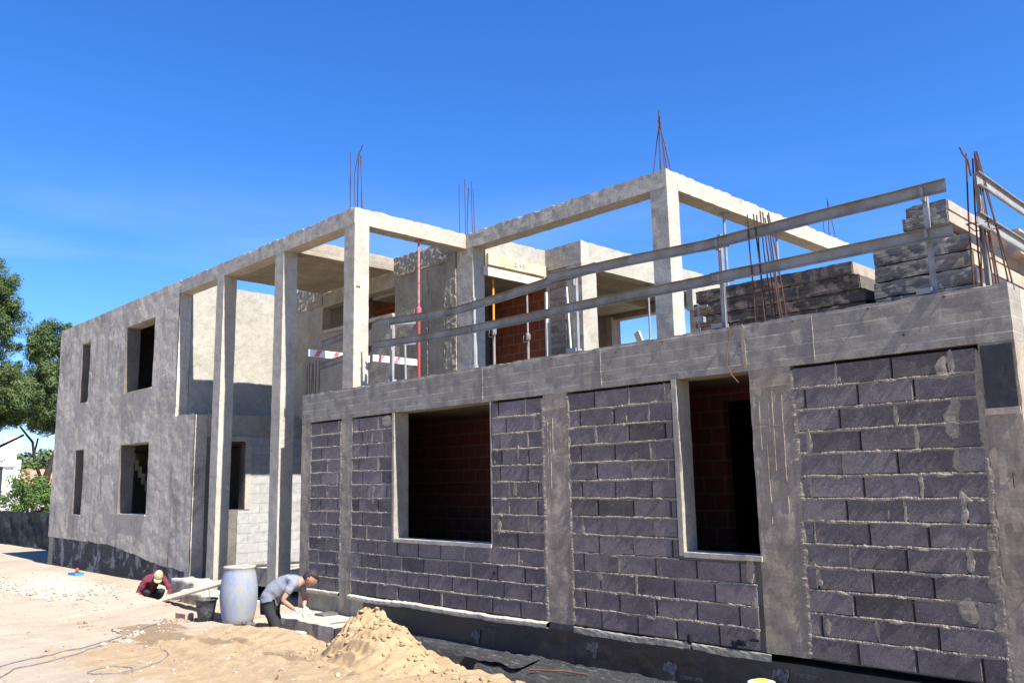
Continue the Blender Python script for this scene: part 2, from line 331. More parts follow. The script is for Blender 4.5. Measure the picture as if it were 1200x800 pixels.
# ------------------------------------------------------------------ mesh building
class MB:
    def __init__(s): s.v = []; s.f = []; s.mi = []; s.tone = []
    def add(s, vs, fs, mi=0, tone=.5):
        o = len(s.v); s.v += [tuple(p) for p in vs]
        for f in fs: s.f.append(tuple(i+o for i in f)); s.mi.append(mi); s.tone.append(tone)
        return s
    def box(s, x0, x1, y0, y1, z0, z1, mi=0, tone=.5):
        vs = [(x,y,z) for z in (z0,z1) for y in (y0,y1) for x in (x0,x1)]
        return s.add(vs, [(0,2,3,1),(4,5,7,6),(0,1,5,4),(2,6,7,3),(0,4,6,2),(1,3,7,5)], mi, tone)
    def obox(s, M4, sx, sy, sz, mi=0):
        vs = [M4 @ Vector((x*sx/2, y*sy/2, z*sz/2)) for z in (-1,1) for y in (-1,1) for x in (-1,1)]
        return s.add(vs, [(0,2,3,1),(4,5,7,6),(0,1,5,4),(2,6,7,3),(0,4,6,2),(1,3,7,5)], mi)
    def rough(s, x0, x1, y0, y1, z0, z1, step=.08, amp=.006, freq=6, mi=0, seed=0, chip=0., open_=()):
        """box whose faces are gridded and wobble a little, so edges are not ruler-straight"""
        ids = {}; L = (x1-x0, y1-y0, z1-z0); lo = (x0,y0,z0)
        n = [max(1, int(round(l/step))) for l in L]
        o = len(s.v)
        def vid(i, j, k):
            key = (i,j,k)
            if key in ids: return ids[key]
            p = Vector((x0+L[0]*i/n[0], y0+L[1]*j/n[1], z0+L[2]*k/n[2]))
            q = p*freq + Vector((seed, seed*1.7, 0))
            d = noise.turbulence_vector(q, 3, False)*amp if False else noise.noise_vector(q)*amp + noise.noise_vector(q*3.1)*amp*.5
            edge = (i in (0,n[0])) + (j in (0,n[1])) + (k in (0,n[2]))
            if chip and edge >= 2 and k == n[2]:
                c = max(0, noise.noise(q*1.3+Vector((9,9,9))))*chip + random.random()*chip*.35
                d.z -= c; d.y += (random.random()-.5)*chip*.15
            p = p + d; ids[key] = len(s.v); s.v.append(tuple(p)); return ids[key]
        def face(a, b, c, d): s.f.append((a,b,c,d)); s.mi.append(mi); s.tone.append(.5)
        for i in range(n[0]):
            for k in range(n[2]):
                face(vid(i,0,k), vid(i+1,0,k), vid(i+1,0,k+1), vid(i,0,k+1))
                face(vid(i+1,n[1],k), vid(i,n[1],k), vid(i,n[1],k+1), vid(i+1,n[1],k+1))
            for j in range(n[1]):
                face(vid(i,j,n[2]), vid(i+1,j,n[2]), vid(i+1,j+1,n[2]), vid(i,j+1,n[2]))
                face(vid(i,j+1,0), vid(i+1,j+1,0), vid(i+1,j,0), vid(i,j,0))
        for j in range(n[1]):
            for k in range(n[2]):
                face(vid(n[0],j,k), vid(n[0],j+1,k), vid(n[0],j+1,k+1), vid(n[0],j,k+1))
                face(vid(0,j+1,k), vid(0,j,k), vid(0,j,k+1), vid(0,j+1,k+1))
        return s
    def tube(s, pts, r, n=8, mi=0, cap=True):
        pts = [Vector(p) for p in pts]; rs = r if isinstance(r, (list,tuple)) else [r]*len(pts)
        o = len(s.v); up = None
        for i, p in enumerate(pts):
            t = (pts[min(i+1,len(pts)-1)] - pts[max(i-1,0)]).normalized()
            a = Vector((0,0,1)) if abs(t.z) < .9 else Vector((1,0,0))
            if up is not None: a = up
            u = t.cross(a).normalized(); w = u.cross(t).normalized(); up = w
            for k in range(n):
                an = 2*math.pi*k/n; s.v.append(tuple(p + (u*math.cos(an) + w*math.sin(an))*rs[i]))
        for i in range(len(pts)-1):
            for k in range(n):
                a = o+i*n+k; b = o+i*n+(k+1)%n
                s.f.append((a,b,b+n,a+n)); s.mi.append(mi); s.tone.append(.5)
        if cap:
            s.f.append(tuple(o+k for k in range(n))[::-1]); s.mi.append(mi); s.tone.append(.5)
            s.f.append(tuple(o+(len(pts)-1)*n+k for k in range(n))); s.mi.append(mi); s.tone.append(.5)
        return s
    def lathe(s, prof, cx=0, cy=0, n=32, mi=0, closed=False, wob=0):
        o = len(s.v)
        for (r, z) in prof:
            for k in range(n):
                a = 2*math.pi*k/n; rr = r*(1+wob*noise.noise(Vector((math.cos(a)*2, math.sin(a)*2, z*5))))
                s.v.append((cx+rr*math.cos(a), cy+rr*math.sin(a), z))
        for i in range(len(prof)-1):
            for k in range(n):
                a = o+i*n+k; b = o+i*n+(k+1)%n
                s.f.append((a,b,b+n,a+n)); s.mi.append(mi); s.tone.append(.5)
        return s
    def build(s, name, mats, parent=None, smooth=False, origin=None):
        if not isinstance(mats, (list,tuple)): mats = [mats]
        org = Vector(parent['_org']) if (parent is not None and '_org' in parent) else Vector(origin or (0,0,0))
        me = bpy.data.meshes.new(name)
        me.from_pydata([tuple(Vector(v)-org) for v in s.v], [], s.f)
        for m in mats: me.materials.append(m)
        if any(s.mi): me.polygons.foreach_set('material_index', s.mi)
        if any(t != .5 for t in s.tone):
            at = me.attributes.new('tone', 'FLOAT', 'FACE'); at.data.foreach_set('value', s.tone)
        if smooth: me.polygons.foreach_set('use_smooth', [True]*len(me.polygons))
        me.update()
        o = bpy.data.objects.new(name, me); COL.objects.link(o)
        if parent is not None: o.parent = parent; o['_org'] = tuple(org)
        else: o.location = org; o['_org'] = tuple(org)
        return o

def tag(o, label=None, cat=None, group=None, kind=None):
    if label: o['label'] = label
    if cat: o['category'] = cat
    if group: o['group'] = group
    if kind: o['kind'] = kind
    return o
def empty(name, loc, label, cat, group=None):
    o = bpy.data.objects.new(name, None); COL.objects.link(o); o.location = loc
    o.empty_display_size = .2; o['_org'] = tuple(loc); return tag(o, label, cat, group)
def copy_tree(o, loc=None, rot=None, label=None, parent=None, name=None):
    c = o.copy(); COL.objects.link(c)
    if parent is not None: c.parent = parent
    if loc is not None: c.location = loc
    if rot is not None: c.rotation_euler = rot
    if label: c['label'] = label
    for ch in list(o.children): copy_tree(ch, parent=c)
    return c

# ------------------------------------------------------------------ ground
def smooth(t): t = min(1, max(0, t)); return t*t*(3-2*t)
def edge_y(x):      # where the sand breaks off into the trench
    pts = [(-12.6,-1.50),(-11.5,-1.52),(-10.2,-1.62),(-9.,-1.62),(-8.,-1.68),(-6.,-2.05),(-4,-2.7),(2,-3.6)]
    for (a,b),(c,d) in zip(pts, pts[1:]):
        if x <= c: return b+(d-b)*max(0,(x-a)/(c-a)) + .07*noise.noise(Vector((x*2.3,0,0)))
    return pts[-1][1]
def gh(x, y):
    r = math.hypot(x+.5, y+7.5)
    z = -.34 + .33*smooth((14-r)/10)
    near = smooth((30-r)/14)
    z += near*(.03*noise.noise(Vector((x*.7,y*.7,3))) + .016*noise.noise(Vector((x*2.6,y*2.6,1))) + .008*noise.noise(Vector((x*7,y*7,1))))
    # lumpier sand to the right of the drum, heaped along the edge of the trench
    lump = smooth((x+13.2)/1.6)*smooth((y+3.6)/1.2)
    z += lump*(.05*abs(noise.noise(Vector((x*3.1,y*3.1,5)))) + .025*noise.noise(Vector((x*8,y*8,2))))
    z += .09*math.exp(-((x+10.9)/.9)**2-((y+1.75)/.22)**2) + .05*math.exp(-((x+11.9)/.5)**2-((y+1.72)/.2)**2)
    if r < 16: z -= .020*smooth((.34-noise.voronoi(Vector((x*2.3,y*3.4,0)))[0][0])/.2)*max(0,min(1,.5+1.5*noise.noise(Vector((x*.6,y*.6,7)))))
    # wheel ruts
    for (ax,ay,bx,by,w) in ((-11.6,-3.15,-8.2,-3.35,.10),(-11.4,-2.32,-8.3,-2.42,.05),(-9.9,-2.72,-7.6,-2.9,.08)):
        t = ((x-ax)*(bx-ax)+(y-ay)*(by-ay))/((bx-ax)**2+(by-ay)**2)
        if -.05 < t < 1.1:
            px, py = ax+(bx-ax)*t, ay+(by-ay)*t + .06*math.sin(x*2.1)
            d = abs(y-py)
            z += -.03*math.exp(-(d/w)**2)*(1+.35*math.sin(x*55)) + .03*math.exp(-((d-w*1.7)/(w*.6))**2)
    # trench
    if y > edge_y(x)-.15 and x > -12.75:
        e = smooth((y-edge_y(x)+.02)/.16)*smooth((x+12.7)/.25)
        z = z*(1-e) + (-.95+.02*noise.noise(Vector((x*3,y*3,0))))*e
    z -= .3*smooth((x+18.6)/.5)*smooth((-16.2-x)/.3)*smooth((y+1.35)/.25)
    z += .15*math.exp(-((x+17.0)/1.4)**2-((y+1.50)/.30)**2)
    if y > -.05 and -26.6 < x < -.3: z = min(z, -.5)
    # far ground undulates
    z += .25*smooth((-38-x)/20)
    return z
def axis(lo, hi, step, far, grow=1.18):
    a = [lo]; s = step
    left = []; x = lo
    while x > -far: s *= grow; x -= s; left.append(x)
    mid = list(np.arange(lo, hi, step)); right = []; x = hi; s = step
    while x < far: right.append(x); s *= grow; x += s
    return left[::-1] + mid + right
def bump2(x, y, pts):
    return max(math.exp(-((x-a)/c)**2-((y-b)/d)**2) for a,b,c,d in pts)
def make_ground():
    xs = axis(-17., -5., .055, 500); ys = axis(-5.6, -.02, .05, 500)
    vs = [(x, y, gh(x,y)) for y in ys for x in xs]; nx = len(xs)
    fs = [(j*nx+i, j*nx+i+1, (j+1)*nx+i+1, (j+1)*nx+i) for j in range(len(ys)-1) for i in range(nx-1)]
    m = MB(); m.v = vs; m.f = fs; m.mi = [0]*len(fs); m.tone = [.5]*len(fs)
    o = m.build('sandy_ground', M['sand'], smooth=True); tag(o, kind='structure')
    me = o.data
    wet = me.attributes.new('wet', 'FLOAT', 'POINT'); yel = me.attributes.new('yellow', 'FLOAT', 'POINT')
    w = []; yl = []
    for x, y, z in vs:
        w.append(bump2(x, y, [(-13.2,-2.5,1.,.75),(-12.2,-2.75,.9,.6),(-11.2,-2.35,.9,.35),(-9.3,-2.5,.8,.2)])*.72)
        yl.append(.75*smooth((x+13.6)/2.)*smooth((y+5.3)/1.8) + .55*bump2(x, y, [(-19.5,-2.2,1.6,.6)]))
    wet.data.foreach_set('value', w); yel.data.foreach_set('value', yl)
make_ground()

def make_sky():
    pass

# ------------------------------------------------------------------ the unfinished house
ZF, ZB, ZT, ZTb = 3.17, 2.69, 6.17, 5.88
HO = (-13.0, 0., -.35)
house = empty('unfinished_house', HO, 'large unfinished grey concrete and block house with open column frames on its upper floor', 'building')
def part(mb, name, mat, smooth=False, label=None, parent=None):
    o = mb.build(name, mat, parent or house, smooth)
    if label: o['label'] = label
    return o
def rbox(name, mat, *a, label=None, **k):
    return part(MB().rough(*a, **k), name, mat, label=label)

# facade beam, with its nails and tie-wire holes
rbox('edge_beam', M['conc_beam'], -13.35, -2.45, 0., .3, ZB, ZF, step=.07, amp=.005, chip=.025, seed=1)
for i, (x, z) in enumerate([(-4.32,3.11),(-3.59,3.12),(-2.94,3.12),(-5.85,3.11),(-7.5,3.12),(-8.6,3.1),(-6.5,3.08),(-3.3,2.84),(-4.9,2.95)]):
    nb = MB().tube([(x,.02,z),(x+.002,-.012,z+.003),(x+.006,-.026,z+.006)], .006, 6)
    nb.tube([(x-.012,-.001,z-.003),(x+.012,-.003,z+.004)], .004, 5)
    part(nb, 'nail', M['rust'])
# vertical shutter joint ridges on the beam
for x in (-4.13,-6.73,-8.77):
    ridge = MB(); p = [(x+.006*noise.noise(Vector((x,z*6,0))), -.002, z) for z in np.arange(ZB+.03, ZF-.03, .03)]
    ridge.tube(p, [.0035+.003*random.random() for _ in p], 5); part(ridge, 'joint_ridge', M['conc_beam'])

def vstrip(mb, x, z0, z1, w, y=0., th=.007, mi=2, seed=0):
    n = max(4, int((z1-z0)/.014)); o = len(mb.v)
    for i in range(n+1):
        z = z0+(z1-z0)*i/n; q = Vector((seed*3.7, z*9, seed)); q2 = Vector((seed*3.7, z*34, seed+4))
        end = .35+.65*min(1, min(i, n-i)/2.5)
        c = x + w*.35*noise.noise(q*.6) ; hw = w*.5*end*(1+.7*noise.noise(q+Vector((9,0,0)))+.45*noise.noise(q2)); hw2 = w*.5*end*(1+.7*noise.noise(q+Vector((19,0,0)))+.45*noise.noise(q2+Vector((7,0,0))))
        t = th*(.45+.5*abs(noise.noise(q2*.4))+.12*random.random())*.6
        mb.v += [(c-hw, y+.004, z), (c-hw*.75, y-t*.8, z), (c+hw2*.1, y-t, z+.003*random.random()), (c+hw2*.78, y-t*.7, z), (c+hw2, y+.004, z)]
    for i in range(n):
        for k in range(4):
            a = o+i*5+k; mb.f.append((a,a+1,a+6,a+5)); mb.mi.append(mi); mb.tone.append(.5)
# ragged bead of mortar
def bead(mb, p0, p1, th=.018, pr=.012, step=.016, y=0., mi=1, seed=0, wob=.004):
    p0 = Vector(p0); p1 = Vector(p1); L = (p1-p0).length
    if L < .02: return
    n = max(2, int(L/step)); d = (p1-p0)/n; side = Vector((0,0,1)) if abs(d.x) > abs(d.z) else Vector((1,0,0))
    o = len(mb.v)
    for i in range(n+1):
        p = p0 + d*i; q = p*7+Vector((seed*3.1,0,seed))
        t = th*(.55+.55*abs(noise.noise(q))+.5*random.random()*.6); a = pr*(.25+1.3*abs(noise.noise(q*1.7+Vector((5,5,5))))+.5*random.random())
        if i in (0,n): t *= .3; a *= .2
        c = side*(wob*noise.noise(q*.6)*2)
        f = Vector((0,-1,0))
        for (u, v) in ((-.5,0),(-.42,.75),(.05,1.),(.45,.7),(.5,0)):
            mb.v.append(tuple(p + c + side*(u*t) + f*(v*a) + Vector((0,y+.004,0))))
    for i in range(n):
        for k in range(4):
            a = o+i*5+k; mb.f.append((a,a+5,a+6,a+1) if side.z else (a,a+1,a+6,a+5)); mb.mi.append(mi); mb.tone.append(.5)
def smear(mb, x, z, w, h, y=0., th=.009, mi=2, seed=0):
    n = 30; c = (x+w*.1, y-th, z); o = len(mb.v); mb.v.append(c)
    for ring, (rr, yy) in enumerate(((.6,-th*.9),(.95,-th*.5),(1.06,.006))):
        for k in range(n):
            a = 2*math.pi*k/n; r = 1+.5*noise.noise(Vector((math.cos(a)*1.3+seed*3.3, math.sin(a)*1.3, seed)))+.22*noise.noise(Vector((math.cos(a)*3.2+seed*7.3, math.sin(a)*3.2, seed)))
            mb.v.append((x+w/2*rr*r*math.cos(a), y+yy+.003*random.random(), z+h/2*rr*r*math.sin(a)))
    for k in range(n):
        mb.f.append((o, o+1+k, o+1+(k+1)%n)); mb.mi.append(mi); mb.tone.append(.5)
        for ring in (0,1):
            a = o+1+ring*n+k; b = o+1+ring*n+(k+1)%n
            mb.f.append((a, a+n, b+n, b)); mb.mi.append(mi); mb.tone.append(.5)

w = MB().tube([(-4.93,-.012,3.18),(-4.98,-.02,3.16),(-5.03,-.03,2.95),(-5.05,-.035,2.78),(-5.0,-.03,2.66),(-4.93,-.03,2.58)], .0055, 6)
rs = MB(); vstrip(rs, -4.87, 2.72, 3.165, .05, -.0015, .002, 0, 3.); part(rs, 'rust_stain', simple('rust_stained_concrete', (.34,.25,.15), .95, bump=.3, col2=(.29,.25,.2), vs=14))
w.tube([(-5.0,-.03,2.7),(-4.93,-.025,2.74),(-4.86,-.02,2.745),(-4.82,-.02,2.71)], .0035, 6)
part(w, 'tie_wire', M['rust_orange'])
PITCH = ZB/13. - .0015
def block_infill(x0, x1, holes=(), z0=0., label=None, first=None, smears=(), ragL=.02, ragR=.02, seed=0, y=.006, gap_top=.03, blen=.5):
    rnd = random.Random(seed); mb = MB()
    # back board of dark joint mortar with the window hole cut out
    xs = sorted({x0, x1, *[h[0] for h in holes], *[h[1] for h in holes]}); zs = sorted({z0, ZB-gap_top, *[h[2] for h in holes], *[min(h[3],ZB-gap_top) for h in holes]})
    for a, b in zip(xs, xs[1:]):
        for c, d in zip(zs, zs[1:]):
            if any(h[0]-1e-6 <= a and b <= h[1]+1e-6 and h[2]-1e-6 <= c and d <= h[3]+1e-6 for h in holes): continue
            mb.box(a, b, y+.016, y+.2, c, d, 3)
    for r in range(13):
        za = z0 + r*PITCH; zb = za + PITCH
        off = (first[r % len(first)] if first else rnd.uniform(.05,.45))
        spans = [(x0, x1)]
        for h in holes:
            ov = min(zb, h[3]) - max(za, h[2])
            if ov > .08:
                spans = [s for a, b in spans for s in ((a, min(b,h[0])), (max(a,h[1]), b)) if s[1]-s[0] > .03]
        for a, b in spans:
            x = a; k = 0
            nxt = a + (off if a == x0 else rnd.uniform(.12,.45))
            cuts = []
            while nxt < b-.06: cuts.append(nxt); nxt += blen*rnd.uniform(.97,1.02)
            edges = [a]+cuts+[b]
            for ea, eb in zip(edges, edges[1:]):
                g = .005+rnd.random()*.004; xa, xb = ea+g, eb-g; zl, zh = za+.006, zb-.008
                yy = y + rnd.uniform(-.004,.004); c = .007; tl = rnd.uniform(-.003,.003); tz = rnd.uniform(-.002,.002)
                vs = [(xa,yy+.02,zl),(xb,yy+.02,zl),(xb,yy+.02,zh),(xa,yy+.02,zh),
                      (xa+c,yy+tl,zl+c),(xb-c,yy-tl,zl+c+rnd.uniform(0,.003)),(xb-c,yy-tl+tz,zh-c),(xa+c,yy+tl+tz,zh-c+rnd.uniform(-.003,.002))]
                mb.add(vs, [(4,5,6,7),(0,1,5,4),(1,2,6,5),(2,3,7,6),(3,0,4,7)], 0, min(1,max(0,rnd.gauss(.5,.24))))
                if eb < b-.01 and rnd.random() < .4:
                    vstrip(mb, eb, zl-.004, zh+.004, rnd.uniform(.014,.05), y, .006, 2, rnd.random()*9)
                elif eb < b-.01:
                    mb.box(eb-.003, eb+.003, y+.009, y+.02, zl, zh, 4)
                if rnd.random() < .08: vstrip(mb, rnd.uniform(xa,xb), zl+.02, zl+rnd.uniform(.06,.15), rnd.uniform(.02,.05), y, .004, 2, rnd.random()*9)
            sag = rnd.uniform(-.004,.004)
            if za > z0+.01:
                bead(mb, (a,0,za-.002+sag), (b,0,za-.002-sag), .026, .0105, .010, y, 1, r+seed, .0045)
                bead(mb, (a,0,za-.012+sag), (b,0,za-.012-sag), .016, .006, .010, y, 2, r+seed+50, .007)
                for _ in range(int((b-a)*2)):
                    xx = rnd.uniform(a+.03, b-.03); smear(mb, xx, za-rnd.uniform(0,.02), rnd.uniform(.04,.14), rnd.uniform(.018,.035), y, rnd.uniform(.006,.013), 1, rnd.random()*9)
                for _ in range(int((b-a)*16)):
                    xx = rnd.uniform(a+.02, b-.02); zz = rnd.uniform(za+.02, zb-.02); w_ = rnd.uniform(.002,.006); hh = rnd.uniform(.002,.007)
                    mb.add([(xx-w_,y+.003,zz),(xx,y+.003,zz-w_),(xx+w_,y+.003,zz+w_*.3),(xx,y+.003,zz+w_),(xx,y-hh,zz)], [(0,1,4),(1,2,4),(2,3,4),(3,0,4)], rnd.choice([0,0,1]), .5)
    # ragged vertical mortar edges against the piers
    for xx, rg in ((x0, ragL), (x1, ragR)):
        if rg:
            bead(mb, (xx,0,z0+.02), (xx,0,ZB-gap_top-.02), rg*1.5, rg*.35, .012, y, 2, seed+xx, .012)
            vstrip(mb, xx, z0+.01, ZB-gap_top-.01, rg*1.9, y, .008, 2, seed+xx)
    for (a, b, w_, h_) in smears: vstrip(mb, a, b-h_/2, b+h_/2, w_*.9, y, .011, 2, a*7+b)
    return part(mb, 'block_infill', [M['block'], M['mortar'], M['smear'], M['darkconc'], M['black']], label=label)

rng = random.Random(3)
S1 = .86; W1 = (-10.72,-8.64); W2 = (-5.70,-4.81)
block_infill(-13.06,-12.15, seed=1, label='narrow panel of dark blocks at the far end of the facade', ragR=.03, first=[.33,.52])
block_infill(-11.84,-7.68, holes=[(W1[0]-.06,W1[1]+.03,S1-.05,ZB)], seed=2, first=[.2,.42,.3], ragR=.035,
    smears=[(-10.9,2.58,.3,.16),(-11.3,2.33,.07,.2),(-11.25,1.5,.09,.3),(-8.5,1.08,.08,.2),(-8.12,2.0,.06,.18),(-8.2,1.55,.1,.16)], label='dark block panel round the wide window')
block_infill(-7.27,W1[1] and -4.88, holes=[(W2[0]-.07,W2[1]+.2,.88,ZB)], seed=5, first=[.42,.19], ragL=.03, ragR=0,
    smears=[(-5.75,2.55,.16,.14),(-4.95,.75,.09,.24),(-4.93,.3,.07,.4),(-6.85,.58,.14,.1)], label='dark block panel round the narrow window')
block_infill(-4.38,-2.74, seed=8, first=[.44,.12], ragL=.035, ragR=.03, gap_top=.035,
    smears=[(-3.0,2.52,.1,.2),(-2.97,2.1,.12,.34),(-2.96,1.75,.1,.2),(-2.78,1.0,.08,.4),(-2.76,.62,.14,.5),(-2.98,.55,.15,.2),(-4.27,.75,.1,.2),(-4.25,1.95,.05,.25),(-4.2,.3,.07,.14),(-2.97,1.35,.07,.3),(-2.95,.95,.08,.2)], label='nearest panel of dark blocks, framed by bare piers')
# white shadow-catching mortar ledge under the panels
for (a, b, pr, z, mt, nm) in ((-13.06,-12.13,.03,-.03,'dryslab','mortar_ledge'),(-11.86,-7.66,.045,-.035,'dryslab','mortar_ledge'),(-7.27,-4.78,.004,-.04,'conc','mortar_ledge')):
    m = MB(); n_ = int((b-a)/.03); o_ = 0; prf = [(.01,.034),(-pr*.5,.026),(-pr,.012),(-pr*1.02,-.014),(-pr*.95,-.038),(.012,-.040)]
    for i in range(n_+1):
        x = a+(b-a)*i/n_; q = Vector((x*3.2, pr, 0)); w_ = .007*noise.noise(q*.6) + .003*noise.noise(q*5); st = .010*(math.floor(noise.noise(q*.35)*3))
        for (yy, zz) in prf: m.v.append((x, yy+.004*noise.noise(Vector((x*14,zz*60,1))), z+zz*(1+.2*noise.noise(q*1.1))+w_+st*.6+.004*noise.noise(Vector((x*21,zz*40,3)))))
    for i in range(n_):
        for k in range(5):
            v_ = i*6+k; m.f.append((v_,v_+1,v_+7,v_+6)); m.mi.append(0); m.tone.append(.5)
    part(m, nm, M[mt])
# piers
for i, (a, b, z0) in enumerate([(-13.35,-13.07,-.36),(-12.14,-11.85,-.36),(-7.67,-7.28,.0),(-4.83,-4.39,.0),(-2.72,-2.45,-.5)]):
    rbox('pier', M['pier'], a, b, .004, .3, z0, ZB, step=.06, amp=.006, seed=i*3)
# drips of grout on the piers
for (x, za, zb) in [(-7.6,1.8,2.4),(-7.52,2.0,2.42),(-7.56,1.55,2.36),(-4.74,1.9,2.4),(-4.64,2.0,2.5),(-4.6,1.7,2.5),(-4.5,1.3,2.45),(-4.68,1.2,2.0)]:
    pts = [(x+.008*noise.noise(Vector((x,z*3,1))), .003, z) for z in np.arange(za, zb, .04)]
    part(MB().tube(pts, [.003+.004*random.random() for _ in pts], 5), 'grout_drip', M['smear'])
for x0, x1, z in ((-4.83,-4.4,2.12),(-4.83,-4.4,2.5),(-7.66,-7.3,2.5)):
    gm = MB(); bead(gm, (x0,0,z), (x1,0,z+.02), .012, .006, .02, 0, 0, z); part(gm, 'casting_seam', M['smear'])
# base wall below the blocks: bare concrete at the far end, tarred sheet elsewhere
rbox('base_wall', M['conc'], -13.06, -11.49, .01, .3, -.95, -.065, step=.08, amp=.004)
m = MB(); m.rough(-11.488, -.3, .0, .3, -.95, -.068, step=.09, amp=.006, freq=3)
part(m, 'base_membrane', M['membrane'])
rbox('base_infill', M['darkconc'], -7.66, -7.29, .012, .2, -.3, -.002, step=.1, amp=.004)
# tar brush marks
for (x, z, w_, h_) in [(-5.7,.02,.06,.12),(-5.68,-.06,.08,.06),(-5.1,.06,.12,.06),(-5.18,.04,.06,.07),(-4.95,.1,.1,.03)]:
    tm = MB(); smear(tm, x, z, w_, h_, -.003, .003, 0, x); part(tm, 'tar_stain', M['black'])
m = MB(); m.tube([(-8.6,-.003,.5),(-8.6,.03,.5)], .022, 10); part(m, 'core_hole', M['black'])
# black square sheet at the top of the corner pier
rbox('corner_sheet', M['membrane'], -2.705, -2.47, -.01, .003, 2.16, 2.665, step=.05, amp=.003, freq=14)
rbox('timber_strip', M['boardwood'], -2.72, -2.46, -.012, .0, 2.1, 2.155, step=.05, amp=.004)
part(MB().tube([(-2.56,.01,1.62),(-2.56,-.03,1.64),(-2.56,-.03,1.52)], .006, 6), 'tie_wire', M['rust'])
part(MB().tube([(-2.52,.01,.75),(-2.5,-.03,.76),(-2.5,-.03,.62)], .006, 6), 'tie_wire', M['rust'])
# window reveals: concrete linings with a sill
def reveal(x0, x1, z0, z1, dep, label, t=.05, mat='conc'):
    o = part(MB().rough(x0-.001-t, x0, -.006, dep, z0-.04, z1, step=.08, amp=.003, seed=x0), 'window_reveal', M[mat], label=label)
    part(MB().rough(x1, x1+.025, .004, dep, z0-.04, z1, step=.08, amp=.003, seed=x1), 'jamb', M[mat], parent=o)
    part(MB().rough(x0, x1, -.012, dep, z0-.05, z0, step=.08, amp=.004, seed=x0+3), 'sill', M['dryslab'], parent=o)
    return o
reveal(W1[0], W1[1], S1, ZB-.002, .26, 'lining of the wide ground-floor window')
reveal(W2[0], W2[1], .89, ZB-.002, .24, 'lining of the narrow ground-floor window', .06)

# rooms behind the facade, with shade painted into their dark materials
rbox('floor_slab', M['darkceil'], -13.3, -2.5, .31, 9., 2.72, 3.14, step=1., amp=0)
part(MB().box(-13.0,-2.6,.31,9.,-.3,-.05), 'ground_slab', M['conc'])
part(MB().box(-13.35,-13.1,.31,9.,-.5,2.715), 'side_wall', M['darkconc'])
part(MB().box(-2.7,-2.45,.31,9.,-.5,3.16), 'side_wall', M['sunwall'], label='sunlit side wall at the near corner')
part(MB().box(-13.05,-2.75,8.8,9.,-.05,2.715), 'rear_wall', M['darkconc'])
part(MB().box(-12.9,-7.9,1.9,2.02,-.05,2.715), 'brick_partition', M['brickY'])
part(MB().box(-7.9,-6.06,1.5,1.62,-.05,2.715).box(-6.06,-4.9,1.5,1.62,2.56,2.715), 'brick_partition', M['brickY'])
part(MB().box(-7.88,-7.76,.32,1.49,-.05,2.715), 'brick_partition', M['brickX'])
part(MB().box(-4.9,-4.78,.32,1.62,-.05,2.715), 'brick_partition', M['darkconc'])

# left wing: one gridded render wall with window holes
XW0, XW1, XL1 = -26.73, -18.63, -17.6
def grid_wall(name, x0, x1, z0f, z1, holes, step, amp, mat, y=0., seed=0, th=.28, label=None):
    def cuts(lo, hi, req):
        a = {lo, hi, *[r for r in req if lo < r < hi]}; a = sorted(a); out = []
        for p, q in zip(a, a[1:]):
            n = max(1, int(round((q-p)/step))); out += [p+(q-p)*i/n for i in range(n)]
        return out+[hi]
    zmin = min(z0f(x0), z0f(x1))
    xs = cuts(x0, x1, [h[0] for h in holes]+[h[1] for h in holes]); zs = cuts(0.5, z1, [h[2] for h in holes]+[h[3] for h in holes])
    low = 6
    mb = MB(); nx = len(xs); rows = []
    allz = [('l', t/low) for t in range(low)] + [('z', z) for z in zs]
    for kind, zv in allz:
        for x in xs:
            z = zv if kind == 'z' else z0f(x)+(0.5-z0f(x))*zv
            q = Vector((x, 0, z))
            d = amp*(noise.noise(q*1.1+Vector((seed,0,0)))*1.2 + noise.noise(q*3.3)*.7 + noise.noise(q*9)*.35)
            # sweeping trowel ridges
            cx, cz = math.floor(x/1.3)*1.3, math.floor(z/1.1)*1.1
            rr = math.hypot(x-cx-.2, z-cz+.6); d += amp*.2*math.sin(rr*26)*max(0, noise.noise(q*1.4+Vector((8,8,8))))
            yy = y + d; xx = x; zz = z
            if z == z1: zz = z + .018*noise.noise(Vector((x*3,0,7))) - .01*random.random()
            if x in (x0,) : xx = x + .02*noise.noise(Vector((0,0,z*2.5)))
            mb.v.append((xx, yy, zz))
    for j in range(len(allz)-1):
        for i in range(nx-1):
            zc = (allz[j][1]+allz[j+1][1])/2 if allz[j][0] == 'z' else -9; xc = (xs[i]+xs[i+1])/2
            if any(h[0] < xc < h[1] and h[2] < zc < h[3] for h in holes): continue
            a = j*nx+i; mb.f.append((a, a+1, a+nx+1, a+nx)); mb.mi.append(0); mb.tone.append(.5)
    # body of the wall behind the skin
    xb = sorted({x0+.004, x1-.004, *[h[0] for h in holes], *[h[1] for h in holes]}); zb = sorted({.42, z1-.03, *[h[2] for h in holes], *[h[3] for h in holes]})
    for a, b in zip(xb, xb[1:]):
        for c, d in zip(zb, zb[1:]):
            if any(h[0]-1e-4 <= a and b <= h[1]+1e-4 and h[2]-1e-4 <= c and d <= h[3]+1e-4 for h in holes): continue
            mb.box(a, b, y+.022, y+th, c, d, 0)
    return part(mb, name, mat, smooth=False, label=label)
def z0f(x):
    t = (x+26.73)/9.2
    return .39 - .09*t - .32*smooth((t-.45)/.5)*1. + .03*noise.noise(Vector((x*1.6,0,0))) + .012*noise.noise(Vector((x*7,0,0)))
wh = [(-21.66,-19.93,3.91,5.55),(-24.87,-24.19,3.91,5.55),(-21.66,-19.93,1.06,2.69),(-24.87,-24.19,1.0,2.69)]
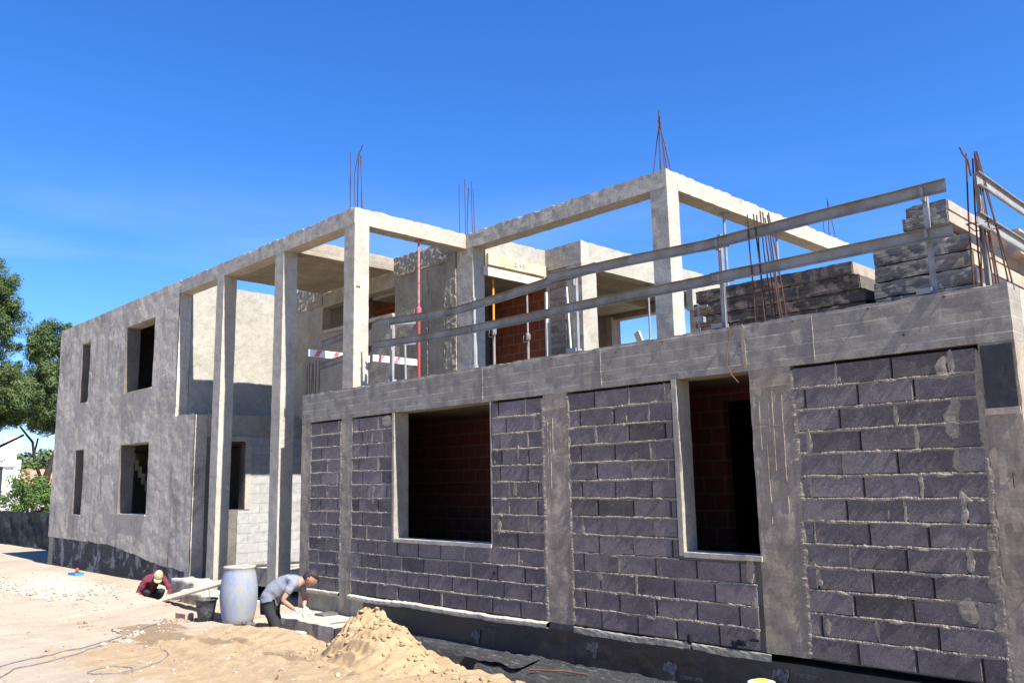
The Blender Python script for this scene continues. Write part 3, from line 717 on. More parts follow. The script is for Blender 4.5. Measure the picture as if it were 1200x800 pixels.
# upper and lower skins differ in width: one object, the lower right return is added
grid_wall('rendered_wall', XW0, XW1, z0f, 6.17, wh, .06, .012, M['plaster'], label='rough rendered front wall with four window openings')
def z0g(x): return z0f(x)
grid_wall('rendered_wall', XW1, XL1, z0g, 3.17, [], .06, .012, M['plaster'], seed=5, label='low rendered return beside the columns')
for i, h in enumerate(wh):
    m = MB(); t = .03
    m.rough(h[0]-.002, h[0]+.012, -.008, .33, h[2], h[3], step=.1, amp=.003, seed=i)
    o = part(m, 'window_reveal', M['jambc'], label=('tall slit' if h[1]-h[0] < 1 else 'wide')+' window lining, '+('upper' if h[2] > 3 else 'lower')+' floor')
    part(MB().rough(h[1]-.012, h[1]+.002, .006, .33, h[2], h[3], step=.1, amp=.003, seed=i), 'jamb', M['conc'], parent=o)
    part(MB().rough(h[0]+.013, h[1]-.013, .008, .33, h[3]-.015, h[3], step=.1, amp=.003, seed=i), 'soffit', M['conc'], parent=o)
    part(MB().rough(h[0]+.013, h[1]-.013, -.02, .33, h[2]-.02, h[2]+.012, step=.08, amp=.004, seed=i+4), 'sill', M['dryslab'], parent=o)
rbox('plinth', M['plinth'], -26.5, -17.75, .05, .3, -.6, .42, step=.1, amp=.008, label='tarred dark plinth below the render')
rbox('plinth_pier', M['pier'], -26.71, -26.35, .03, .3, -.6, .42, step=.1, amp=.004)
rbox('corner_pier', M['conc_col'], -17.86, -17.603, .028, .288, -.6, .45, step=.06, amp=.004)
# wing side walls, slabs, rear
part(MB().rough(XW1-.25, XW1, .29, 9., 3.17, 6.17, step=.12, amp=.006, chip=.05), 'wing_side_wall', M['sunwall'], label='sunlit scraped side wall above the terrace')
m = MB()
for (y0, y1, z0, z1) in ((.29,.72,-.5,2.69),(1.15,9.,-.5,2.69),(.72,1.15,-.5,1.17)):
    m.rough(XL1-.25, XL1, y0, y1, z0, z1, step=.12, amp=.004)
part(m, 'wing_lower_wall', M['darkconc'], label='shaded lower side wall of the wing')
# pale block lower portion and window surround on the lower side wall
m = MB(); m.rough(XL1-.01, XL1+.02, 1.0, 3.1, .0, 1.15, step=.07, amp=.007, freq=9).rough(XL1-.01, XL1+.02, 1.26, 3.1, 1.15, 2.69, step=.07, amp=.007, freq=9)
part(m, 'side_blockwork', M['block_pale'], label='pale bagged blockwork behind the tall columns')
m = MB().rough(XL1-.02, XL1+.035, 1.15, 1.27, 1.17, 2.69, step=.08, amp=.003).rough(XL1-.02, XL1+.035, .66, 1.27, 2.6, 2.7, step=.08, amp=.003)
part(m, 'window_frame', M['conc_col'])
rbox('ring_beam', M['conc'], XL1-.25, XL1+.01, .29, 9., 2.69, 3.16, step=.12, amp=.004)
part(MB().box(XW1, XL1-.25, .29, 9., 2.95, 3.14), 'terrace_slab', M['conc'])
part(MB().box(XW0+.3, XW1-.25, .29, 9., 2.72, 3.12), 'floor_slab', M['conc'])
part(MB().box(XW0+.3, XW1-.25, .29, 9., 5.9, 6.08), 'roof_slab', M['conc'])
part(MB().box(XW0, XW0+.28, .29, 9., -.5, 6.14), 'side_wall', M['conc'])
part(MB().box(XW0+.3, XL1-.26, 8.7, 9., -.5, 6.14), 'rear_wall', M['darkconc'])
part(MB().box(XW0+.3, XL1-.26, .35, 8.7, -.4, 0.), 'ground_slab', M['conc'])
part(MB().box(-23.6,-23.45,.33,8.,3.14,5.88), 'inner_wall', M['darkconc'])
part(MB().box(-23.4,-18.9,3.4,3.5,0.02,2.7).box(-23.4,-18.9,3.0,3.1,3.14,5.88), 'inner_wall', M['darkconc'])
st = MB()
for i in range(9):
    st.box(-24.95+i*.25, -24.95+i*.25+.25, 1.5, 2.5, 2.62-(i+1)*.19-.1, 2.62-i*.19)
part(st, 'stair_flight', M['conc_col'], label='raw concrete stair behind the lower wide window')

# portico: columns, front beam, canopy
rbox('ground_slab', M['dryslab'], -17.58, -13.36, 1.2, 9., -.36, .0, step=.2, amp=.006)
part(MB().box(-17.35, -13.36, 4.2, 4.4, 0, 6.1), 'rear_wall', M['darkconc'])
for i, (a, b, c0, c1, z0, z1) in enumerate([(-16.81,-16.5,.0,.28,-.5,ZTb+.002),(-14.42,-14.11,.0,.28,-.5,ZTb+.002),(-12.13,-11.83,.004,.29,ZF-.02,ZTb+.002)]):
    rbox('column', M['conc_col'], a, b, c0, c1, z0, z1, step=.07, amp=.0045, seed=i*5, label=['tall column nearest the rendered wing','tall column second from the rendered wing','short column on the facade beam'][i])
for (a, z) in ((-11.99,4.82),(-11.93,4.82)):
    part(MB().tube([(-11.834,.1 if a < -11.95 else .06,z),(-11.82,.1 if a < -11.95 else .06,z)], .014, 8), 'tie_hole', M['black'])
rbox('roof_beam', M['conc_top'], XW1-.005, -11.83, .0, .29, ZTb, ZT, step=.07, amp=.006, chip=.05, seed=2, label='long front roof beam over the three front columns')
rbox('roof_beam', M['conc_top'], -12.12, -11.832, .292, 2.43, ZTb+.002, ZT-.002, step=.07, amp=.006, chip=.05, seed=3, label='roof beam running back from the short column')
rbox('roof_beam', M['conc_top'], -12.12, -7.37, 2.435, 2.73, ZTb, ZT, step=.07, amp=.007, chip=.055, seed=4, label='roof beam between the two rear columns')
rbox('roof_beam', M['conc_top'], -7.67, -7.37, 2.735, 8.6, ZTb+.002, ZT-.002, step=.07, amp=.006, chip=.055, seed=5, label='roof beam running back from the right column')
rbox('column', M['conc_col'], -12.1, -11.66, 2.437, 2.72, 3.1, ZTb+.002, step=.07, amp=.004, seed=31, label='column beside the brick-backed opening')
rbox('column', M['conc_col'], -7.67, -7.37, 2.44, 2.73, 3.1, ZTb+.002, step=.07, amp=.004, seed=32, label='single free-standing column on the right')
rbox('canopy_slab', M['slabc'], -16.72, -14.03, .292, 2.43, ZTb+.004, ZT-.004, step=.08, amp=.006, chip=.05, seed=6, label='thin canopy slab behind the front beam')
# rear wall of the upper terrace
m = MB(); m.rough(XW1+.003, -16.72, 2.44, 2.66, 3.12, 5.88, step=.09, amp=.008)
m.rough(-16.72, -14.03, 2.44, 2.66, 3.12, 4.98, step=.09, amp=.006)
m.rough(-16.72, -14.03, 2.44, 2.66, 5.56, 5.88, step=.09, amp=.006)
part(m, 'terrace_wall', M['conc'], label='shaded terrace wall with a wide window opening')
part(MB().rough(XW1+.003, -16.72, 2.42, 2.66, 5.6, 6.15, step=.06, amp=.03, freq=11, chip=.04), 'broken_parapet', M['rough'])
part(MB().rough(-16.6,-14.03,2.38,2.5,4.95,5.02,step=.09,amp=.006), 'sill', M['conc_col'])
part(MB().box(-16.9,-13.9,3.9,4.0,3.14,5.88), 'brick_partition', M['brickUp'])
part(MB().box(-16.9,-16.8,2.67,3.9,3.14,5.88), 'inner_wall', M['conc_col'])
part(MB().box(-16.9,-12.2,2.67,8.,5.9,6.05), 'roof_slab', M['conc'])
m = MB(); m.rough(-14.03, -12.13, 2.45, 2.66, 3.12, 5.92, step=.08, amp=.008)
part(m, 'terrace_wall', M['rough'], label='dark rough-rendered terrace wall behind the red prop')
part(MB().rough(-14.03, -12.13, 2.42, 2.66, 5.75, 6.15, step=.05, amp=.022, freq=12, chip=.03, seed=4), 'broken_parapet', M['rough'])
part(MB().rough(-12.42,-12.12,2.415,2.6,3.12,5.87,step=.05,amp=.015,freq=14), 'rough_strip', M['rough'])
jr = MB(); bead(jr, (-12.45,0,3.2), (-12.45,0,5.6), .04, .015, .03, 2.42, 0, 2); bead(jr, (-12.98,0,3.2), (-12.98,0,5.7), .03, .012, .03, 2.44, 0, 4)
part(jr, 'mortar_seam', M['smear'])
# opening on the right of that column, brick wall inside
rbox('lintel', M['sunwall'], -11.9, -11.65, 2.735, 4.35, 5.5, ZT-.01, step=.08, amp=.005, chip=.03, seed=8)
part(MB().box(-15.2,-11.3,4.62,4.72,3.14,5.5), 'brick_partition', M['brickUp'], label='red hollow brick wall seen through the upper opening')
part(MB().box(-15.2,-11.9,2.735,8.,5.52,5.7), 'roof_slab', M['conc'])
# second roof box to the right
rbox('roof_edge', M['conc_top'], -11.645, -10.71, 4.35, 4.62, 5.72, ZT, step=.08, amp=.006, chip=.03, seed=9)
m = MB(); m.rough(-11.65,-11.56,4.36,4.6,3.12,5.72,step=.08,amp=.004).rough(-11.1,-10.96,4.36,4.6,3.12,5.72,step=.08,amp=.006)
part(m, 'jamb', M['conc_col'])
mb = MB()
for r in range(12):
    z = 3.14+r*.215; o_ = -.25 if r % 2 else 0
    for a, b in (((-11.53,-11.14),) if r % 2 else ((-11.53,-11.35),(-11.31,-11.14))):
        mb.box(a, b, 4.352, 4.4, z+.05, z+.175, 0, random.random())
mb.box(-11.56,-11.1,4.37,4.58,3.13,5.715,1)
part(mb, 'block_infill', [M['block'], M['mortar']], label='small upper panel of dark blocks in pale mortar')
rbox('column', M['sunwall'], -10.95, -10.71, 4.352, 4.78, 3.12, 5.72, step=.08, amp=.006, seed=40, label='wide pier at the corner of the rear roof box')
rbox('roof_edge', M['sunwall'], -10.96, -10.71, 4.62, 8.55, 5.66, ZT-.003, step=.09, amp=.007, chip=.03, seed=10)
part(MB().rough(-13.5,-10.97,4.63,8.5,5.68,5.9,step=.3,amp=.004), 'canopy_slab', M['slabc'])
part(MB().rough(-14.6,-13.05,8.2,8.45,3.12,5.67,step=.2,amp=.004).rough(-13.05,-10.6,8.2,8.45,5.42,5.67,step=.2,amp=.004), 'rear_wall', M['conc'])
part(MB().rough(-13.2,-13.04,8.1,8.3,3.12,5.5,step=.1,amp=.004), 'jamb', M['conc_col'])
rbox('column', M['conc'], -10.9, -9.9, 8.2, 8.5, 3.12, 5.67, step=.15, amp=.01, seed=44)
rbox('parapet', M['sunwall'], -9.9, -9.75, 6.6, 8.5, 4.95, 5.6, step=.12, amp=.006)

# starter bars: each rod is its own part
def bars(cx, cy, z0, rows, tilt=0.):
    for (dx, dy, tx, ty, top) in rows:
        pts = []
        for i in range(7):
            t = i/6; pts.append((cx+dx+(tx)*t + .006*math.sin(t*5+dx*40), cy+dy+ty*t, z0+(top-z0)*t))
        part(MB().tube(pts, .0072, 6), 'rebar', M['rust'])
bars(-11.98, .14, 6.1, [(-.1,-.06,-.02,0,7.2),(-.1,.08,.01,0,7.22),(0,.09,-.02,.0,7.15),(.08,.07,-.11,0,7.16)])
part(MB().tube([(-11.9,.06,6.1),(-11.94,.06,6.5),(-11.95,.07,6.8),(-11.88,.08,7.05),(-11.76,.1,7.24)], .0085, 6), 'rebar', M['rust'])
bars(-11.95, 2.57, 6.1, [(-.12,-.08,-.01,0,7.2),(-.1,.08,.05,0,7.15),(0,-.05,0,0,7.28),(.06,.08,-.02,0,7.25),(.1,.1,-.04,.0,7.1)])
bars(-7.53, 2.58, 6.1, [(-.11,-.1,.12,.1,7.05),(-.1,.1,.09,-.1,7.18),(.02,-.1,-.03,.1,7.16),(.02,.1,-.03,-.1,7.1),(.11,-.08,-.12,.08,7.14),(.11,.1,-.13,-.12,7.0)])
bars(-7.5, 8.1, 6.1, [(-.15,0,.02,0,6.75),(-.08,.1,.05,-.1,7.0),(.08,.05,-.1,-.05,6.95)])
bars(-4.62, .16, 3.12, [(-.14,-.08,-.01,0,4.31),(-.10,.06,-.03,0,4.33),(-.03,-.08,-.05,0,4.3),(.0,.08,-.06,0,4.35),(.04,-.06,-.07,.02,4.33),(.08,.08,-.09,-.02,4.3),(.11,-.02,-.10,.0,4.25),(.14,.05,-.12,.0,4.32)])
bars(-2.62, .15, 3.12, [(-.1,-.1,.03,.08,4.36),(-.1,.1,.06,-.06,4.32),(-.03,-.1,.03,.1,4.35),(.02,.1,-.03,-.06,4.38),(.05,-.1,-.05,.1,4.33),(.1,-.08,-.1,.08,4.34),(.13,.08,-.12,-.05,4.37),(.17,0,-.15,0,4.28)])
bars(-13.2, .15, 3.12, [(-.26,0,0,0,3.72),(-.2,.05,.01,0,3.76),(-.12,-.04,0,0,3.74),(-.05,.04,0,0,3.78),(.02,-.05,0,0,3.7),(.1,.02,0,0,3.76)])
hoop = MB().tube([(-2.72,.05,3.72),(-2.52,.05,3.7),(-2.5,.25,3.68),(-2.72,.25,3.7),(-2.72,.05,3.72)], .005, 6)
part(hoop, 'stirrup', M['rust'])

# footing with creased tarred sheet over it
foot = MB()
def strip_sheet(mb, x0, x1, prof, step=.06, amp=.014, seed=0):
    n = int((x1-x0)/step); o = len(mb.v); k = len(prof)
    for i in range(n+1):
        x = x0+(x1-x0)*i/n
        for (y, z) in prof:
            q = Vector((x*4, y*6, z*6+seed))
            mb.v.append((x, y+amp*noise.noise(q)-amp*.2, z+amp*noise.noise(q*1.9+Vector((4,4,4)))))
    for i in range(n):
        for j in range(k-1):
            a = o+i*k+j; mb.f.append((a, a+1, a+k+1, a+k)); mb.mi.append(0); mb.tone.append(.5)
strip_sheet(foot, -11.05, -7.8, [(.02,-.40),(-.04,-.43),(-.08,-.44),(-.12,-.445),(-.15,-.48),(-.16,-.56),(-.17,-.66),(-.17,-.8),(-.18,-.96)], seed=1)
strip_sheet(foot, -8.5, -.3, [(.02,-.41),(-.06,-.45),(-.14,-.475),(-.22,-.485),(-.3,-.49),(-.37,-.50),(-.42,-.53),(-.44,-.6),(-.45,-.7),(-.45,-.8),(-.46,-.96)], amp=.03, seed=2)
part(foot, 'footing_membrane', M['sheet_dusty_lit'], smooth=True)
flap = MB(); strip_sheet(flap, -8.9, -7.75, [(-.06,-.425),(-.2,-.44),(-.3,-.45),(-.4,-.47)], step=.05, amp=.035, seed=6)
part(flap, 'sheet_flap', M['sheet_dusty_lit'], smooth=True)

# ------------------------------------------------------------------ footing table in front of the facade (dusty top)
m = MB(); m.rough(-14.75, -11.12, -.74, -.0, -.9, -.33, step=.08, amp=.008, mi=0, seed=3)
o = m.build('footing_step', M['dryslab'], house); o['label'] = 'pale dusty footing step where the worker leans'
m = MB(); m.rough(-11.118, -11.09, -.74, -.02, -.9, -.345, step=.08, amp=.005); part(m, 'end_sheet', M['membrane'])
m = MB(); m.rough(-12.35,-12.1,-.3,-.02,-.33,-.30,step=.06,amp=.004); part(m, 'dark_offcut', M['darkconc'])

# things written elsewhere are appended below
exec_list = []

# ------------------------------------------------------------------ guard rails on the edge beam
def rail_mesh(mb, pts, h=.12, d=.024, inward=(0,-1,0), t=.004):
    """folded steel rail: web with a lip at top and bottom; pts follow the top edge"""
    f = Vector(inward); prof = [(d,-.012),(d,0),(0,0),(0,-h),(d,-h),(d,-h+.012)]
    o = len(mb.v); k = len(prof)
    P = []
    for a, b in zip(pts, pts[1:]):
        a = Vector(a); b = Vector(b); n = max(1, int((b-a).length/.15))
        P += [a+(b-a)*i/n for i in range(n)]
    P.append(Vector(pts[-1]))
    for side in (0, 1):
        for p in P:
            w = .004*noise.noise(p*2.3)
            for (u, v) in prof: mb.v.append(tuple(p + f*(u+w+side*-t*(1 if u < .01 else 0)) + Vector((0,0,v+.003*noise.noise(p*3+Vector((5,0,0))) - (t*side if v == 0 else 0) + (t*side if v == -h else 0)))))
    n = len(P)
    for side in (0, 1):
        for i in range(n-1):
            for j in range(k-1):
                a = o+side*n*k+i*k+j; q = (a, a+1, a+k+1, a+k); mb.f.append(q if side == 0 else q[::-1]); mb.mi.append(0); mb.tone.append(.5)
gr = empty('guard_rail', (-7, .15, ZF), 'long two-bar galvanised guard rail standing on the facade beam', 'railing')
for pts in ([(-11.42,.15,4.22),(-10.5,.15,4.16),(-9.5,.15,4.12)], [(-9.66,.135,4.10),(-8.4,.135,4.15),(-6.85,.12,4.23)],
            [(-7.62,.10,4.235),(-6.4,.10,4.20),(-5.02,.10,4.15)], [(-5.3,.09,4.155),(-4,.09,4.17),(-2.86,.09,4.17)],
            [(-11.5,.15,3.87),(-10.3,.15,3.83),(-9.12,.15,3.80),(-7.4,.15,3.79)], [(-7.62,.12,3.80),(-6.4,.12,3.79),(-5.0,.12,3.775)], [(-5.25,.09,3.78),(-4,.09,3.77),(-2.84,.09,3.765)]):
    m = MB(); rail_mesh(m, pts); o = m.build('rail', M['galv'], gr)
for (x, y, zt, l) in ((-11.06,.19,4.24,0),(-9.16,.19,4.2,0),(-7.24,.17,4.26,.06),(-5.16,.14,4.2,0),(-3.06,.13,4.1,.05)):
    m = MB().box(x-.014, x+.014, y, y+.006, ZF, zt).box(x+.015, x+.021, y, y+.04, ZF, zt).box(x-.021,x-.015,y,y+.04,ZF,zt)
    m.box(x-.014, x+.014, y-.06, y+.01, 4.02, 4.14).box(x-.014, x+.014, y-.06, y+.01, 3.68, 3.76)
    m.box(x-.13, x+.0, y-.05, y+.1, ZF+.02, ZF+.07)
    m.build('post', M['galv_post'], gr)
m = MB().tube([(-5.5,.2,3.2),(-5.5,.2,3.5)], .012, 8).tube([(-5.62,.2,3.47),(-5.38,.2,3.47)], .01, 8).box(-5.54,-5.44,.15,.25,3.3,3.36)
m.build('clamp', M['galv_post'], gr)
gr2 = empty('guard_rail', (-2.6, 1., ZF), 'short two-bar steel guard rail at the near right corner, running back', 'railing')
for pts in ([(-2.58,-.03,4.13),(-2.58,2.9,4.13)], [(-2.58,-.12,3.76),(-2.58,2.9,3.74)]):
    m = MB(); rail_mesh(m, pts, inward=(1,0,0)); m.build('rail', M['galv_post'], gr2)
for (y) in (.1, 2.2):
    MB().box(-2.64,-2.61,y,y+.03,ZF,4.16).box(-2.61,-2.602,y-.015,y+.045,ZF,4.12).build('post', M['galv'], gr2)
MB().tube([(-2.62,-.03,4.1),(-2.63,-.04,4.24),(-2.66,-.04,4.3),(-2.68,-.04,4.37)], .008, 6).build('hook', M['rust'], gr2)
gr3 = empty('guard_rail', (-12.5, .35, ZF), 'far guard rail sloping up behind the short column', 'railing')
for z0, z1 in ((4.14,4.27),(3.76,3.89)):
    m = MB(); rail_mesh(m, [(-13.34,.35,z0),(-11.62,.35,z1)]); m.build('rail', M['galv'], gr3)
for x in (-12.56,): MB().box(x-.02,x+.02,.4,.44,ZF,4.2).box(x+.021,x+.029,.38,.45,ZF,4.2).build('post', M['galv_post'], gr3)
gr4 = empty('guard_rail', (-11.0, .6, ZF), 'bent end of rail with slim posts beside the striped barrier board', 'railing')
for z in (4.2, 3.87):
    m = MB(); rail_mesh(m, [(-11.3,.22,z),(-11.0,.62,z+.03)], h=.09, inward=(.8,-.6,0)); m.build('rail', M['galv_post'], gr4)
MB().tube([(-11.0,.42,ZF),(-11.02,.42,3.9)], .018, 10).build('post', M['galv_post'], gr4)
MB().tube([(-11.12,.22,ZF),(-11.11,.22,4.16)], .022, 10).build('post', simple('cement_spattered_tube', (.42,.40,.3), .7), gr4)

# barrier boards, red and white
def barrier(x, y0, y1, z, label):
    root = empty('barrier_board', (x, (y0+y1)/2, z), label, 'barrier board', 'red and white barrier boards on the upper floor')
    MB().rough(x-.012, x+.012, y0, y1, z-.06, z+.06, step=.2, amp=.001).build('board', M['white'], root)
    n = int((y1-y0)/.36)
    for i in range(n):
        a = y0+.1+i*.36; m = MB()
        m.add([(x+.0135,a,z-.056),(x+.0135,a+.09,z-.056),(x+.0135,a+.16,z+.056),(x+.0135,a+.07,z+.056),(x+.014,a,z-.056),(x+.014,a+.09,z-.056),(x+.014,a+.16,z+.056),(x+.014,a+.07,z+.056)],
              [(4,5,6,7),(0,1,5,4),(1,2,6,5),(2,3,7,6),(3,0,4,7)])
        m.build('red_stripe', M['bred'], root)
barrier(-13.25, .04, 1.3, 3.90, 'red and white striped board left of the short column')
barrier(-13.20, 1.34, 2.36, 3.92, 'red and white striped board right of the short column, near the red prop')
MB().box(-13.3,-13.26,.05,.09,ZF,3.9)

# ------------------------------------------------------------------ steel props
def prop(name, x, y, z0, z1, ms, label, r=.024, group='adjustable steel props'):
    root = empty(name, (x, y, z0), label, 'steel prop', group)
    h = z1-z0; zc = z0+h*.56
    MB().tube([(x,y,z0+.006),(x,y,zc)], r*1.2, 12).build('outer_tube', ms[0], root, smooth=False)
    MB().tube([(x,y,zc),(x,y,z1-.008)], r*.92, 12).build('inner_tube', ms[1], root)
    c = MB().lathe([(r*1.3,zc-.14),(r*1.75,zc-.13),(r*1.75,zc-.02),(r*1.3,zc)], x, y, 12); c.tube([(x-.09,y-.02,zc-.03),(x-.1,y-.03,zc-.12),(x-.06,y-.04,zc-.17),(x,y-.05,zc-.18),(x+.06,y-.04,zc-.17),(x+.1,y-.03,zc-.12),(x+.09,y-.02,zc-.03)], .006, 6)
    c.build('collar', ms[2], root)
    MB().box(x-.06,x+.06,y-.06,y+.06,z0,z0+.006).build('base_plate', ms[1], root)
    MB().box(x-.065,x+.065,y-.065,y+.065,z1-.007,z1-.001).build('head_plate', ms[1], root)
    return root
prop('steel_prop', -11.96, 1.43, ZF-.03, ZTb, (M['redpaint'], M['redrusty'], M['pinkpaint']), 'red and pink steel prop under the roof beam by the short column')
prop('steel_prop', -11.78, 3.05, ZF-.03, 5.5, (M['greyprop'], M['orange'], M['greyprop']), 'orange-topped steel prop standing in front of the red brick wall')
prop('steel_prop', -11.78, 3.95, ZF-.03, 5.5, (M['greyprop'], M['greyprop'], M['greyprop']), 'grey-brown steel prop standing in front of the red brick wall')
prop('steel_prop', -7.52, 4.22, ZF-.03, ZTb, (M['galv_post'], M['galv_post'], M['galv_post']), 'tall zinc prop under the right-hand roof beam, nearer to the free-standing column')
prop('steel_prop', -7.52, 5.93, ZF-.03, ZTb, (M['galv_post'], M['galv_post'], M['galv_post']), 'tall zinc prop under the right-hand roof beam, behind the bundle of rebar')
prop('steel_prop', -10.9, 6.7, ZF-.03, 5.62, (M['galv_post'], M['galv_post'], M['galv_post']), 'slim zinc prop under the far canopy, against the sky')
m = MB(); m.rough(-11.64,-11.6,4.3,4.345,3.14,5.3,step=.2,amp=.002); o = m.build('timber_batten', M['whiteplastic']); tag(o, 'pale upright batten left of the small upper block panel', 'batten')
m = MB(); m.tube([(-11.05,4.3,5.3),(-11.0,4.3,4.3),(-10.93,4.3,3.15)], .018, 8); o = m.build('plastic_pipe', M['whiteplastic']); tag(o, 'slim white upright pipe right of the small upper block panel', 'pipe')

# formwork boards on the lintel
o = MB().rough(-11.642,-11.58,2.76,4.30,5.60,5.81,step=.2,amp=.003).build('formwork_board', M['yellowboard']); tag(o, 'yellow formwork board with dark stencil marks fixed across the lintel', 'board')
fb = o
o = MB().rough(-11.642,-11.60,2.66,4.3,5.39,5.55,step=.2,amp=.003).build('formwork_board', M['creamboard']); tag(o, 'cream formwork board directly below the stencilled yellow one', 'board')
def text(txt, size, mat, mw, parent=None, name='lettering', bold=.0, ext=.0008):
    cu = bpy.data.curves.new('lettering', 'FONT'); cu.body = txt; cu.size = size; cu.extrude = ext; cu.offset = bold; cu.resolution_u = 3
    tmp = bpy.data.objects.new('tmp', cu); COL.objects.link(tmp); bpy.context.view_layer.update()
    me = bpy.data.meshes.new_from_object(tmp.evaluated_get(bpy.context.evaluated_depsgraph_get()))
    bpy.data.objects.remove(tmp); me.materials.clear(); me.materials.append(mat)
    org = Vector(parent['_org']) if parent is not None else Vector()
    me.transform(Matrix.Translation(-org) @ mw)
    o = bpy.data.objects.new(name, me); COL.objects.link(o)
    if parent is not None: o.parent = parent
    return o
toX = Matrix(((0,0,1,0),(1,0,0,0),(0,1,0,0),(0,0,0,1)))     # text plane faces +X
toY = Matrix(((1,0,0,0),(0,0,-1,0),(0,1,0,0),(0,0,0,1)))    # text plane faces -Y
text('Z  V S', .11, M['ink'], Matrix.Translation((-11.572,3.42,5.66)) @ toX, fb)
text('bCL', .13, M['letter'], Matrix.Translation((-11.083,-.7,-.62)) @ toX, house)
def emblem(x, z, y, s=1., rot=0.):
    m = MB(); pts = [(-.09,-.02),(-.06,.06),(-.03,.05),(-.02,.075),(.03,.07),(.05,.03),(.06,.075),(.085,.08),(.09,.02),(.07,-.02),(.06,-.09),(.02,-.1),(.0,-.04),(-.04,-.015)]
    c, si = math.cos(rot), math.sin(rot)
    vs = [(x+(a*c-b*si)*s, y, z+(a*si+b*c)*s) for a, b in pts]; n = len(vs)
    m.add(vs + [(a, b+.002, c_) for a, b, c_ in vs], [tuple(range(n))]+[(i,(i+1)%n,(i+1)%n+n,i+n) for i in range(n)])
    m.build('emblem', M['letter'], house)
    return
for (x, z, y) in ((-9.25,-.62,-.196),(-8.95,-.3,-.016),(-7.0,-.22,-.012),(-5.95,-.3,-.012),(-4.7,-.2,-.012)):
    emblem(x, z, y)
for (x, z, y) in ((-9.12,-.69,-.196),(-8.82,-.2,-.014),(-5.82,-.37,-.012),(-4.55,-.17,-.012)):
    text('moquam', .075, M['letter'], Matrix.Translation((x,y,z)) @ toY, house)

# ------------------------------------------------------------------ stacks of panels on the upper floor
def slab_thing(x0, x1, y0, y1, z0, z1, label, group, mats, seed, dust=True):
    root = empty('stacked_plank', ((x0+x1)/2, (y0+y1)/2, z0), label, 'plank', group)
    m = MB(); m.rough(x0, x1, y0, y1, z0+.003, z1-.003, step=.03, amp=.007, freq=9, seed=seed, chip=.010)
    o = m.build('slab_core', mats[0], root)
    e = MB(); e.rough(x1-.006, x1+.012, y0+.012, y1-.01, z0+.012, z1-.012, step=.15, amp=.003, seed=seed)
    e.build('end_board', mats[1], root)
g1 = 'low wide stack of concrete-caked panels'
z = ZF; 
names1 = ['bottom panel','second panel from the bottom','third panel from the bottom','fourth panel from the bottom','top panel']
for i, (h, dx) in enumerate([(.11,.0),(.12,-.0),(.13,.02),(.16,-.03),(.15,-.09)]):
    x1 = -4.02+dx; slab_thing(-6.05+[.0,.05,.02,.0,.04][i], x1, .95, 2.35, z, z+h, names1[i]+' of the low wide dark stack left of the rebar-side stack', g1, (M['panelb'], M['boardwood'] if i == 4 else M['darkconc']), i*3)  # lower panel ends take the dark material to paint their shadow
    z += h
g2 = 'tall stack of weathered panels at the corner'
z = ZF
rows = [(-3.74,-2.80,.55,.14,'lowest panel'),(-3.74,-2.84,.55,.16,'second panel from the bottom'),(-3.72,-2.85,.55,.155,'third panel from the bottom'),(-3.72,-2.86,.55,.155,'fourth panel from the bottom'),
        (-3.72,-3.1,.6,.13,'fifth panel, narrower'),(-3.42,-3.02,.55,.13,'sixth panel, set back'),(-3.40,-3.03,.6,.12,'topmost panel')]
for i, (a, b, y, h, nm) in enumerate(rows):
    slab_thing(a, b, y, 3.2, z, z+h-.004, nm+' of the tall corner stack behind the guard rail', g2, (M['panelc'], M['boardwood']), 20+i)
    z += h
sp = MB().rough(-3.0,-2.72,1.6,3.4,3.75,4.0,step=.1,amp=.01,chip=.02); o = sp.build('timber_beam', M['boardwood']); tag(o, 'weathered timber lying beyond the corner stack at the right edge', 'timber')
# struts visible far behind
o = MB().obox(Matrix.Translation((-12.55,8.75,4.55)) @ Matrix.Rotation(R(-22),4,'Y'), .16, .05, 1.3).build('striped_board', M['white']); tag(o, 'white leaning board with a red end seen through the far opening', 'board')
m = MB().obox(Matrix.Translation((-12.36,8.74,4.1)) @ Matrix.Rotation(R(-22),4,'Y'), .164, .056, .16); m.build('red_end', M['bred'], o)

